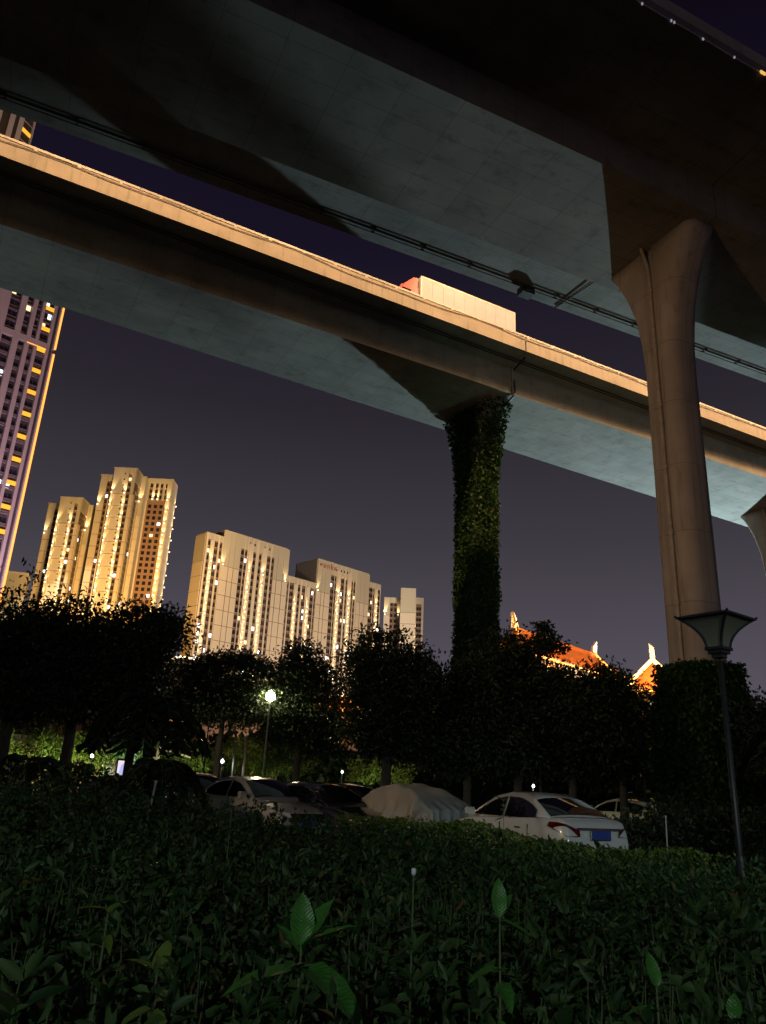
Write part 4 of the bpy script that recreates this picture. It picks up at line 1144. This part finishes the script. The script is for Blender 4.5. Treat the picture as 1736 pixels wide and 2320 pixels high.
# ------------------------------------------------------------------ cars
M_TYRE = mat('tyre', (.015, .015, .015), .9)
M_RIM = mat('alloy', (.45, .45, .46), .3, .8, .05)
M_CARGL = mat('car_glass', (.004, .004, .005), .03, 0, 0, 2, spec=.7)
M_REDL = mat('tail_lens', (.085, .004, .005), .12, 0, .1, 2, coat=.6)
M_HEADL = mat('head_lens', (.5, .5, .5), .1, 0, .1, 2, coat=.6)
M_CHROME = mat('chrome', (.6, .6, .6), .15, 1, .02)
M_PLATE = mat('blue_plate', (.03, .06, .26), .4, 0, .1, 4)
M_TRIM = mat('black_trim', (.012, .012, .012), .5)
def car(name, label, cat, paint, loc, heading, kind='sedan', scale=1.0, group='cars parked along the lane'):
    """x forward; the origin lies on the ground under the middle of the car"""
    t = thing(name, label, cat, (loc[0], loc[1], 0), heading, group)
    t.scale = (scale,) * 3
    if kind == 'sedan':
        L, W, zb, zr = 4.7, 1.82, .93, 1.45
        hood = [(2.33, .42), (2.30, .62), (2.15, .74), (1.6, .86), (1.02, .95)]
        deck = [(-1.62, 1.05), (-2.1, 1.06), (-2.26, .98), (-2.33, .75), (-2.35, .45)]
        cabp = [(1.10, .93), (.55, 1.22), (.20, 1.375), (-.25, 1.45), (-.75, 1.435), (-1.15, 1.34), (-1.50, 1.18), (-1.86, 1.0)]
    elif kind == 'suv':
        L, W, zb, zr = 4.6, 1.86, 1.02, 1.68
        hood = [(2.28, .5), (2.26, .75), (2.1, .92), (1.6, 1.0), (1.0, 1.06)]
        deck = [(-1.9, 1.10), (-2.1, 1.1), (-2.22, 1.0), (-2.27, .8), (-2.28, .5)]
        cabp = [(1.10, 1.02), (.62, 1.34), (.28, 1.55), (-.2, 1.66), (-1.0, 1.66), (-1.6, 1.58), (-1.92, 1.42), (-2.16, 1.05)]
    else:
        L, W, zb, zr = 4.1, 1.74, .93, 1.47
        hood = [(2.03, .45), (2.0, .66), (1.85, .8), (1.4, .9), (.95, .96)]
        deck = [(-1.75, 1.0), (-1.88, 1.0), (-1.98, .9), (-2.02, .7), (-2.03, .45)]
        cabp = [(1.02, .93), (.55, 1.22), (.2, 1.39), (-.25, 1.47), (-.9, 1.44), (-1.4, 1.36), (-1.66, 1.25), (-1.95, .98)]
    # lower body: stations with a rounded half section
    st_ = sorted(hood + deck)
    xs = [p[0] for p in st_]
    def top(x):
        return float(np.interp(x, xs, [p[1] for p in st_]))
    stations = sorted(set([round(x, 3) for x in xs] + [-1.2, -.8, -.3, .3, .7]))
    rings = []
    for x in stations:
        zt = top(x) if (x > 1.02 or x < -1.6) else np.interp(x, [-1.62, 1.02], [deck[0][1], hood[-1][1]])
        e = max(0, (abs(x) - (L / 2 - .75)) / .75)
        w = W / 2 * (1 - .22 * e ** 2.2)
        zl = .24 + .12 * e
        zm = min(.62, zl + (zt - zl) * .55)
        half = [(0, zl), (w * .82, zl), (w * .97, zl + (zm - zl) * .35), (w, zm), (w * .985, zm + (zt - zm) * .55), (w * .93, zt - (zt - zm) * .12), (w * .82, zt), (0, zt + .012)]
        rings.append([(x, y, z) for y, z in half] + [(x, -y, z) for y, z in half[-2:0:-1]])
    body = MB().rings(rings).build('body', paint, t, True)
    sub = body.modifiers.new('smooth', 'SUBSURF'); sub.levels = 2; sub.render_levels = 2
    # cabin
    wb, wr = W / 2 * .90, W / 2 * .66
    def yy(z, o=0.0):
        s = max(0, min(1, (z - zb) / (zr - zb)))
        return wb + (wr - wb) * s + o
    prof = cabp
    rg = []
    for x, z in prof:
        y = yy(z)
        rg.append([(x, -y - .0, z - .0), (x, -y * .78, z + .03), (x, 0, z + .045), (x, y * .78, z + .03), (x, y, z), (x, wb, zb - .1), (x, -wb, zb - .1)])
    cab_ = MB().rings(rg).build('cabin', paint, t, True)
    # glass: side windows (front, rear), windscreen, rear window
    fx = [p for p in prof]
    def ztop(x): return float(np.interp(-x, [-p[0] for p in prof], [p[1] for p in prof]))
    def side(xa, xb, n=7):
        for s in (-1, 1):
            lo = []; hi = []
            for k in range(n):
                x = xa + (xb - xa) * k / (n - 1)
                zh = max(zb + .06, ztop(x) - .085)
                lo.append((x, s * yy(zb + .05, .012), zb + .05)); hi.append((x, s * yy(zh, .012), zh))
            f = [(k, k + 1, n + k + 1, n + k) for k in range(n - 1)]
            if s > 0: f = [q[::-1] for q in f]
            MB().add(lo + hi, f).build('side_window', M_CARGL, t)
            MB().tube([(p[0], p[1] * 1.004, p[2] + .008) for p in hi], .011, 5).build('window_trim', M_CHROME, t)
    xm = -.28
    side(prof[0][0] - .18, xm + .04); side(xm - .04, prof[-2][0] + (.10 if kind == 'sedan' else .18))
    def screen(pa, pb, nm):
        (xa, za), (xb, zb_) = pa, pb
        vs = []; n = 6; m = 3
        nx, nz = (zb_ - za), -(xb - xa)
        l = math.hypot(nx, nz); nx, nz = nx / l, nz / l
        if nz < 0: nx, nz = -nx, -nz
        for j in range(m + 1):
            f = .07 + .86 * j / m
            x = xa + (xb - xa) * f; z = float(np.interp(f, [0, 1], [za, zb_]))
            z = max(z, ztop(x)) if xb != xa else z
            y = yy(z) * .93
            for k in range(n + 1):
                u = -1 + 2 * k / n
                vs.append((x + nx * .022, y * u, z + .022 * nz + .042 * (1 - u * u) + (.012 if abs(u) < .99 else 0)))
        MB().add(vs, [(j * (n + 1) + k, j * (n + 1) + k + 1, (j + 1) * (n + 1) + k + 1, (j + 1) * (n + 1) + k) for j in range(m) for k in range(n)]).build(nm, M_CARGL, t, True)
    screen(prof[0], prof[2], 'windscreen')
    screen(prof[-1], prof[-3], 'rear_window')
    # lights, plate, trims
    xr = deck[-2][0]; zd = deck[2][1]
    for s in (-1, 1):
        MB().add([(xr + .16, s * W * .455, zd - .02), (xr + .02, s * W * .40, zd - .05), (xr - .035, s * W * .26, zd - .15), (xr - .03, s * W * .25, zd - .26), (xr + .0, s * W * .40, zd - .27), (xr + .40, s * W * .492, zd - .10), (xr + .36, s * W * .488, zd - .02)],
                 [(0, 1, 2, 3, 4, 5, 6) if s < 0 else (6, 5, 4, 3, 2, 1, 0)]).build('tail_light', M_REDL, t)
        xf = hood[1][0]; zf = hood[1][1]
        MB().add([(xf - .16, s * W * .455, zf + .10), (xf + .03, s * W * .30, zf + .07), (xf + .06, s * W * .27, zf - .03), (xf + .01, s * W * .42, zf - .06), (xf - .36, s * W * .49, zf + .05), (xf - .34, s * W * .47, zf + .13)],
                 [(0, 1, 2, 3, 4, 5) if s > 0 else (5, 4, 3, 2, 1, 0)]).build('headlight', M_HEADL, t)
        mir = MB().prism([(-.04, -.06), (.09, -.05), (.11, .05), (.0, .085), (-.05, .05)], s * (wb + .06), s * (wb + .24), 'y', Matrix.Translation((prof[0][0] - .33, 0, zb + .10))).build('mirror', paint, t)
        for xh in (.05, -.95):
            MB().box(xh - .1, xh + .1, s * (W / 2 - .012), s * (W / 2 + .012), zb - .14, zb - .115).build('door_handle', M_CHROME, t)
        for xd in (.92, -.28, -1.28):
            MB().box(xd - .004, xd + .004, s * (W / 2 * .975), s * (W / 2 + .001), .35, zb - .06).build('door_gap', M_TRIM, t)
    MB().box(xr - .085, xr - .06, -.56, .56, zd - .125, zd - .10).build('boot_trim', M_CHROME, t)
    MB().box(xr - .081, xr - .066, -.232, .232, zd - .312, zd - .138).build('plate_frame', M_CHROME, t)
    pl = MB().box(xr - .083, xr - .068, -.22, .22, zd - .30, zd - .15).build('licence_plate', M_PLATE, t)
    MB().box(hood[1][0] + .075, hood[1][0] + .09, -.22, .22, .40, .54).build('licence_plate', M_PLATE, t)
    MB().box(hood[1][0] - .02, hood[1][0] + .062, -.5, .5, .5, .68).build('grille', M_TRIM, t)
    MB().box(xr - .07, xr - .03, -.7, .7, .30, .42).build('rear_diffuser', M_TRIM, t)
    for x in (L * .295, -L * .30):
        for s in (-1, 1):
            wv = bpy.data.objects.new('wheel', None); COL.objects.link(wv); wv.parent = t; wv.location = (x, s * (W / 2 - .10), .33)
            MB().lathe([(.22, -.1), (.31, -.1), (.33, -.06), (.33, .06), (.31, .1), (.22, .1)], 22, Matrix.Rotation(R(90), 4, 'X')).build('tyre', M_TYRE, wv, True)
            MB().lathe([(0, .0), (.05, .085), (.2, .07), (.225, .095), (.225, -.09), (0, -.09)], 16, Matrix.Rotation(R(90 if s < 0 else -90), 4, 'X')).build('rim', M_RIM, wv)
    return t
M_PWHITE = mat('white_paint', (.47, .48, .47), .25, 0, .05, 1, coat=1.0)
M_PSILV = mat('silver_paint', (.46, .44, .40), .28, .35, .05, 1, coat=1.0)
M_PGREY = mat('grey_paint', (.30, .28, .25), .3, .3, .05, 1, coat=1.0)
M_PBLK = mat('black_paint', (.012, .012, .016), .2, 0, .05, 1, coat=1.0)
def head(az, off):      # heading = line of sight turned by off degrees (ccw)
    return R(90 - az + off)
car('parked_car', 'white sedan seen from behind with a dark red tail light and a blue plate', 'car', M_PWHITE, pol(10.9, 19.2), head(10.9, 35), 'sedan', 1.05)
car('parked_car', 'silver sedan facing the viewer behind the hedge, left of the covered car', 'car', M_PSILV, pol(-7.7, 24.2), head(-7.7, 180 + 32), 'sedan', 1.10)
car('parked_car', 'greyish car with a wide dark windscreen left of the silver sedan', 'car', M_PGREY, pol(-12.0, 28.5), head(-12.0, 180 + 14), 'hatch', 1.12)
car('parked_car', 'black car with blue glints on its window frame, right of the silver sedan', 'car', M_PBLK, pol(-3.2, 24.0), head(-2.9, 180 + 42), 'sedan', 1.05)
car('parked_car', 'black low car behind the covered car, only its roof line catching light', 'car', M_PBLK, pol(-.9, 27.5), head(-.9, 180 + 60), 'sedan', 1.05)
car('parked_car', 'pale yellowish hatchback far behind the white sedan', 'car', mat('cream_paint', (.6, .56, .38), .3, 0, .03, 1, coat=1), pol(16.9, 37), head(16.9, 62), 'hatch', 1.0)
car('parked_car', 'dark car with a pale roof edge left of the bare pier foot', 'car', mat('brown_paint', (.16, .09, .07), .3, .2, .05, 1, coat=1), pol(19.3, 38), head(19.3, 80), 'sedan', 1.0)
car('parked_car', 'car at the right edge with only its pale roof showing', 'car', M_PWHITE, pol(26.6, 39), head(26.6, 80), 'sedan', 1.0)
car('parked_car', 'dark car half hidden behind shrubs left of the gate pillar', 'car', M_PBLK, pol(-16.2, 27), head(-16.2, 180 + 30), 'hatch', 1.0)

# the covered car: cloth draped over a car shape, wrinkled, tied low
cc = thing('covered_car', 'car under a wrinkled beige cloth cover, its rear toned grey for cool light', 'covered car', (*pol(2.45, 23.4), 0), head(2.45, 36), 'cars parked along the lane')
def cover_mesh():
    prof = [(-2.42, .25), (-2.40, .6), (-2.28, .98), (-1.95, 1.12), (-1.55, 1.30), (-1.05, 1.50), (-.45, 1.60), (.2, 1.56), (.75, 1.36), (1.25, 1.10), (1.8, 1.0), (2.2, .86), (2.38, .55), (2.42, .2)]
    xs = [p[0] for p in prof]; zsv = [p[1] for p in prof]
    tt = np.linspace(0, 1, 90)
    cum = np.concatenate([[0], np.cumsum([math.hypot(xs[i + 1] - xs[i], zsv[i + 1] - zsv[i]) for i in range(len(xs) - 1)])]); cum /= cum[-1]
    X = np.interp(tt, cum, xs); Z = np.interp(tt, cum, zsv)
    nj = 56
    vs = []
    for i, (x, z) in enumerate(zip(X, Z)):
        endf = max(0.0, (abs(x) - 1.7) / .75)
        w = .95 * (1 - .15 * endf ** 2)
        wt = w * (.62 + .3 * max(0, min(1, (1.6 - z) / .7)))
        for j in range(nj):
            u = -1 + 2 * j / (nj - 1)
            s = abs(u)
            if s < .5:
                f = s / .5
                y = wt * f; zz = z + .04 * (1 - f * f)
            else:
                f = (s - .5) / .5
                y = wt + (w + .05 - wt) * min(1, f * 1.5) ** .9
                zz = z * (1 - f) + .22 * f
                # folds hanging down the flank
                fold = (1 - 2 * abs(math.sin(x * 3.1 + 1.8 * math.sin(x * 1.7 + u) + f * 1.9))) * .55 + (1 - 2 * abs(math.sin(x * 6.3 - f * 2.6 + u))) * .3
                y += fold * .16 * min(1, f * 1.6)
                y += .05 * math.exp(-((zz - .55) / .06) ** 2) * math.sin(x * 3)
            dz = .010 * math.sin(x * 7 + u * 9) * (1 if s < .5 else .4) + .014 * math.sin(x * 2.3 + 7 * u + 2 * math.sin(3 * x)) + .012 * math.sin(u * 6 - x * 2.2) * (.5 if s < .5 else 1)
            ex = (.05 * (1 - 2 * abs(math.sin(u * 15 + z * 2.5))) + .05 * (1 - 2 * abs(math.sin(u * 7 + 1.5 * z)))) * min(1, endf * 1.5)
            vs.append((x + (ex if x < 0 else -ex), y if u > 0 else -y, zz + dz))
    n = len(X)
    fs = [(i * nj + j, (i + 1) * nj + j, (i + 1) * nj + j + 1, i * nj + j + 1) for i in range(n - 1) for j in range(nj - 1)]
    return vs, fs, nj
vs, fs, nj = cover_mesh()
M_CLOTH = mat('beige_cloth', (.29, .255, .205), .8, 0, .2, 1.6, .3)
M_CLOTHG = mat('cool_lit_cloth', (.20, .215, .215), .7, 0, .35, 2.5, .3, stretch=(1, 6, .6))  # beige cover greyed at the rear for the cool light falling there
rear = [f for f in fs if f[0] // nj < 22]
rest = [f for f in fs if f[0] // nj >= 22]
def sub_mesh(faces):
    used = sorted({i for f in faces for i in f}); mp = {k: i for i, k in enumerate(used)}
    m = MB(); m.v = [vs[k] for k in used]; m.f = [tuple(mp[i] for i in f) for f in faces]
    return m
sub_mesh(rest).build('cover_cloth', M_CLOTH, cc, True)
sub_mesh(rear).build('rear_flap', M_CLOTHG, cc, True)
MB().lathe([(.0, -.1), (.07, -.06), (.085, .04), (.0, .1)], 10, Matrix.Translation((1.05, 1.02, 1.05))).build('mirror_bulge', M_CLOTHG, cc, True)
for x in (1.35, -1.4):
    for s in (-1, 1):
        MB().lathe([(.0, -.1), (.32, -.1), (.33, .1), (0, .1)], 18, Matrix.Translation((x, s * .78, .33)) @ Matrix.Rotation(R(90), 4, 'X')).build('wheel', M_TYRE, cc, True)

# ------------------------------------------------------------------ foreground hedge
def hash_noise(x, y, s, seed):
    r = np.random.default_rng(seed)
    ph = r.uniform(0, 6.28, 10); dx = r.normal(size=10); dy = r.normal(size=10)
    o = 0
    for k in range(10):
        o = o + np.sin((x * dx[k] + y * dy[k]) * s * (1 + .35 * k) + ph[k]) / (1 + .35 * k)
    return o / 3.2
def hedge_h(x, y):
    left = np.clip((-x - .5) / 4, 0, 1) * np.clip((y - 4) / 6, 0, 1)
    return .93 + .085 * hash_noise(x, y, 1.5, 1) + .05 * hash_noise(x, y, 4.5, 2) + .26 * left - .03 * np.clip((y - 9) / 4, 0, 1) - .12 * np.clip((x + .6) / 1.2, 0, 1) * np.clip((y - 8) / 3, 0, 1) - .28 * np.clip((x - 1.2) / 2, 0, 1) * np.clip((y - 7) / 5, 0, 1)
def hedge_pts(n, y0, y1, depth):
    y = np.sqrt(rng.uniform(y0 ** 2, y1 ** 2, n))
    x = rng.uniform(-1, 1, n) * (y * .62 + 1.0)
    z = hedge_h(x, y) - rng.uniform(0, 1, n) ** 1.6 * depth + .01
    return np.stack([x, y, z], 1)
def hedge_dirs(n):
    a = rng.uniform(0, 2 * np.pi, n)
    return np.stack([np.cos(a), np.sin(a), rng.normal(-.25, .55, n)], 1)
def hedge_shoots(n, y0, y1, per, lo, hi, depth, near):
    y = np.sqrt(rng.uniform(y0 ** 2, y1 ** 2, n))
    x = rng.uniform(-1, 1, n) * (y * .62 + 1.0)
    top = hedge_h(x, y) + np.where(rng.uniform(size=n) < .18, rng.uniform(0, .2, n), rng.uniform(-.34, .03, n))
    ln = rng.normal(size=(n, 2)) * .22                       # lean of each shoot
    f = rng.uniform(0, 1, (n, per)) ** 1.25
    f[:, 0] = 0; f[:, 1] = 0.01; f[:, 2] = .03
    h = f * depth
    P = np.stack([x[:, None] - ln[:, :1] * h, y[:, None] - ln[:, 1:] * h, top[:, None] - h], 2)
    az = (np.arange(per)[None] * 2.4 + rng.uniform(0, 6.28, (n, 1)) + rng.normal(size=(n, per)) * .35)
    el = np.radians(np.clip(58 - 95 * f ** .7 + rng.normal(size=(n, per)) * 20, -60, 80))
    D = np.stack([np.cos(az) * np.cos(el), np.sin(az) * np.cos(el), np.sin(el)], 2)
    S = rng.uniform(lo, hi, (n, per)) * rng.uniform(.65, 1.25, (n, 1)) * np.clip(.55 + f * 1.6, .55, 1.1)
    return P.reshape(-1, 3), D.reshape(-1, 3), S.ravel()
P, D, S = hedge_shoots(2300, 1.45, 5.2, 17, .055, .12, .55, True)
h1 = leaf_mesh('hedge', P, D, S, M_HEDGE, .44, True)
P, D, S = hedge_shoots(6200, 5.2, 13.6, 14, .07, .13, .5, False)
h2 = leaf_mesh('hedge', P, D, S, M_HEDGE, .46)
hb = tag(link('hedge', h1, kind='stuff'), 'broad dark green leafy shrub bed filling the foreground, its nearest part', 'shrub bed')
hb2 = tag(link('hedge', h2, kind='stuff'), 'farther half of the dark shrub bed in front of the parked cars', 'shrub bed')
tw_ = MB()
for k in range(420):
    y = random.uniform(1.5, 5.5); x = random.uniform(-1, 1) * (y * .6 + .6)
    hh = float(hedge_h(np.array([x]), np.array([y]))[0])
    dx, dy = random.uniform(-.08, .08), random.uniform(-.08, .08)
    tw_.tube([(x, y, hh - .6), (x + dx * .5, y + dy * .5, hh - .25), (x + dx, y + dy, hh + random.uniform(-.06, .05))], [.005, .004, .0018], 4, False)
tag(tw_.build('hedge_twigs', M_STEM, kind='stuff'), 'thin green twigs rising through the foreground shrub bed', 'twigs')
# paler yellow-green patch beside the lane, before the covered and white cars
n = 9000
a = rng.uniform(0, 1, n)
xx = -.3 + a * 5.6 + rng.normal(size=n) * .3; y_ = rng.uniform(12.6, 14.0, n)
P = np.stack([xx, y_, 1.03 - .28 * np.clip((xx - 1.8) / 1.6, 0, 1) + .08 * hash_noise(xx, y_, 2.2, 5) - rng.uniform(0, 1, n) ** 1.5 * .6], 1)
tag(link('hedge', leaf_mesh('hedge', P, hedge_dirs(n), rng.uniform(.05, .11, n), M_GOLD, .5), kind='stuff'), 'paler yellow-green shrubs along the bed edge in front of the covered car', 'shrub bed')

# single shoots that stand above the bed: stem and broad leaves
def big_leaf(L, w, droop, n=6):
    vs = []; fs = []
    for i in range(n + 1):
        s = i / n
        wd = w * math.sin(math.pi * min(1, s * .93 + .07)) ** .75 * (1 - .35 * s) * (1.0 if i < n else .02)
        x = L * s; z = -droop * L * s * s + .02 * L * math.sin(s * 9)
        zz = .32 * wd + .06 * wd * math.sin(s * 14)
        vs += [(x, -wd, z + zz), (x, -wd * .5, z + zz * .45 + .012 * math.sin(s * 22) * w / .06), (x, 0, z), (x, wd * .5, z + zz * .45 + .012 * math.sin(s * 22) * w / .06), (x, wd, z + zz)]
    for i in range(n):
        for k in range(4):
            fs.append((i * 5 + k, (i + 1) * 5 + k, (i + 1) * 5 + k + 1, i * 5 + k + 1))
    return vs, fs
def shoot(label, az, d, ztop, leaves, m=None, bud=None, z0=.4, lean=(0, 0), name='shoot'):
    x, y = pol(az, d)
    t = thing(name, label, 'plant', (x, y, z0), 0, 'shoots standing above the shrub bed')
    H = ztop - z0
    MB().tube([(lean[0], lean[1], -.3), (lean[0] * .5, lean[1] * .5, H * .5), (0, 0, H)], [.006, .0048, .003], 6).build('stem', M_STEM, t, True)
    for (f, a, L, w, tilt, dr) in leaves:
        vs_, fs_ = big_leaf(L, w, dr)
        M = Matrix.Translation((lean[0] * (1 - f) , lean[1] * (1 - f), H * f)) @ Matrix.Rotation(R(a), 4, 'Z') @ Matrix.Rotation(R(-tilt), 4, 'Y')
        lf = MB().add(vs_, fs_).build('leaf', m or M_BROAD, t, True)
        lf.matrix_local = M
    if bud:
        MB().lathe([(.002, 0), (.009, .006), (.010, .018), (.008, .026), (.002, .028)], 8, Matrix.Translation((0, 0, H))).build('bud', bud, t, True)
    return t
M_BUD = mat('white_bud', (.75, .78, .85), .5)
shoot('broad-leaved bright green weed in the middle foreground', -4.0, 2.35, 1.09, [(1.0, 100, .14, .040, 64, .05), (1.0, 48, .15, .044, 48, .1), (1.0, 8, .16, .036, 26, .15), (.97, 150, .11, .03, 40, .1), (.93, 250, .09, .03, 20, .3), (.92, -36, .23, .068, -2, .5), (.90, 205, .2, .055, 10, .4), (.70, -95, .2, .055, -6, .45), (.62, 150, .19, .052, 0, .4), (.5, 30, .18, .05, 0, .4)])
shoot('thin upright stem tipped with a small white bud', 3.25, 3.2, 1.19, [(.45, 200, .085, .022, 40, .4), (.4, 10, .10, .024, 55, .4), (.5, 100, .08, .02, 30, .4), (.9, 150, .06, .014, 30, .5), (.9, -10, .07, .016, 20, .5), (.75, 60, .08, .02, 25, .5), (.72, 230, .08, .02, 25, .5)], M_BROADD, M_BUD, .55)
shoot('small bright green shoot with a forked leaf pair, right of the budded stem', 9.0, 2.75, 1.13, [(1.0, 85, .125, .030, 66, .1), (1.0, 50, .10, .022, 44, .1), (.98, -18, .125, .028, 0, .45), (.95, 20, .09, .02, 22, .2), (.8, 200, .11, .03, 5, .45), (.75, -80, .11, .03, -5, .45), (.62, 60, .11, .03, 0, .5)])
shoot('green shoot low at the left of the foreground', -13.0, 2.5, .99, [(1, 80, .1, .028, 55, .1), (1, 20, .11, .03, 20, .4), (1, 170, .1, .025, 30, .3), (.85, -60, .12, .03, -5, .4), (.85, 210, .1, .03, 0, .5), (.7, 100, .1, .03, 0, .5)], M_GOLD)
shoot('single upright pointed leaf at the right of the foreground', 18.6, 2.6, 1.01, [(1, 95, .09, .024, 66, .1), (1, 30, .08, .02, 15, .4), (.9, 190, .09, .024, 20, .5), (.8, -60, .1, .026, 0, .5)])
shoot('single small pointed leaf near the right edge of the foreground', 22.9, 2.6, .95, [(1, 60, .075, .024, 58, .1), (.9, 170, .07, .02, 10, .5), (.8, -30, .08, .024, 0, .5)])
shoot('drooping leaved shoot at the lower right of centre', 9.4, 1.9, .97, [(1, 200, .11, .034, 25, .5), (1, -25, .14, .036, 25, .5), (1, 90, .1, .03, 50, .2), (.9, 150, .11, .03, 5, .5), (.88, 260, .12, .034, 0, .5), (.85, 30, .12, .03, 0, .5)])
shoot('pale curled shoot at the left of the foreground, left of the broad-leaved weed', -16.5, 2.9, 1.08, [(1, 60, .09, .02, 40, .5), (1, 190, .1, .022, 35, .7), (.9, 300, .09, .02, 10, .6), (.85, 120, .1, .024, 10, .5)], M_GOLD)
shoot('green shoot before the left car, standing above the bed', -9.4, 6.2, 1.3, [(1, 20, .12, .03, 30, .2), (1, 160, .12, .03, 30, .2), (.9, 80, .11, .03, 20, .3), (.85, 250, .12, .03, 10, .3)], M_BROADD)
shoot('green sprig in front of the side windows of the white sedan', 9.3, 12.9, 1.38, [(1, 10, .16, .04, 40, .2), (1, 150, .16, .04, 40, .2), (.92, 80, .14, .04, 30, .3), (.88, 250, .15, .04, 10, .3), (.8, 30, .15, .04, 0, .3), (.75, 200, .16, .04, 0, .3)], M_GOLD)
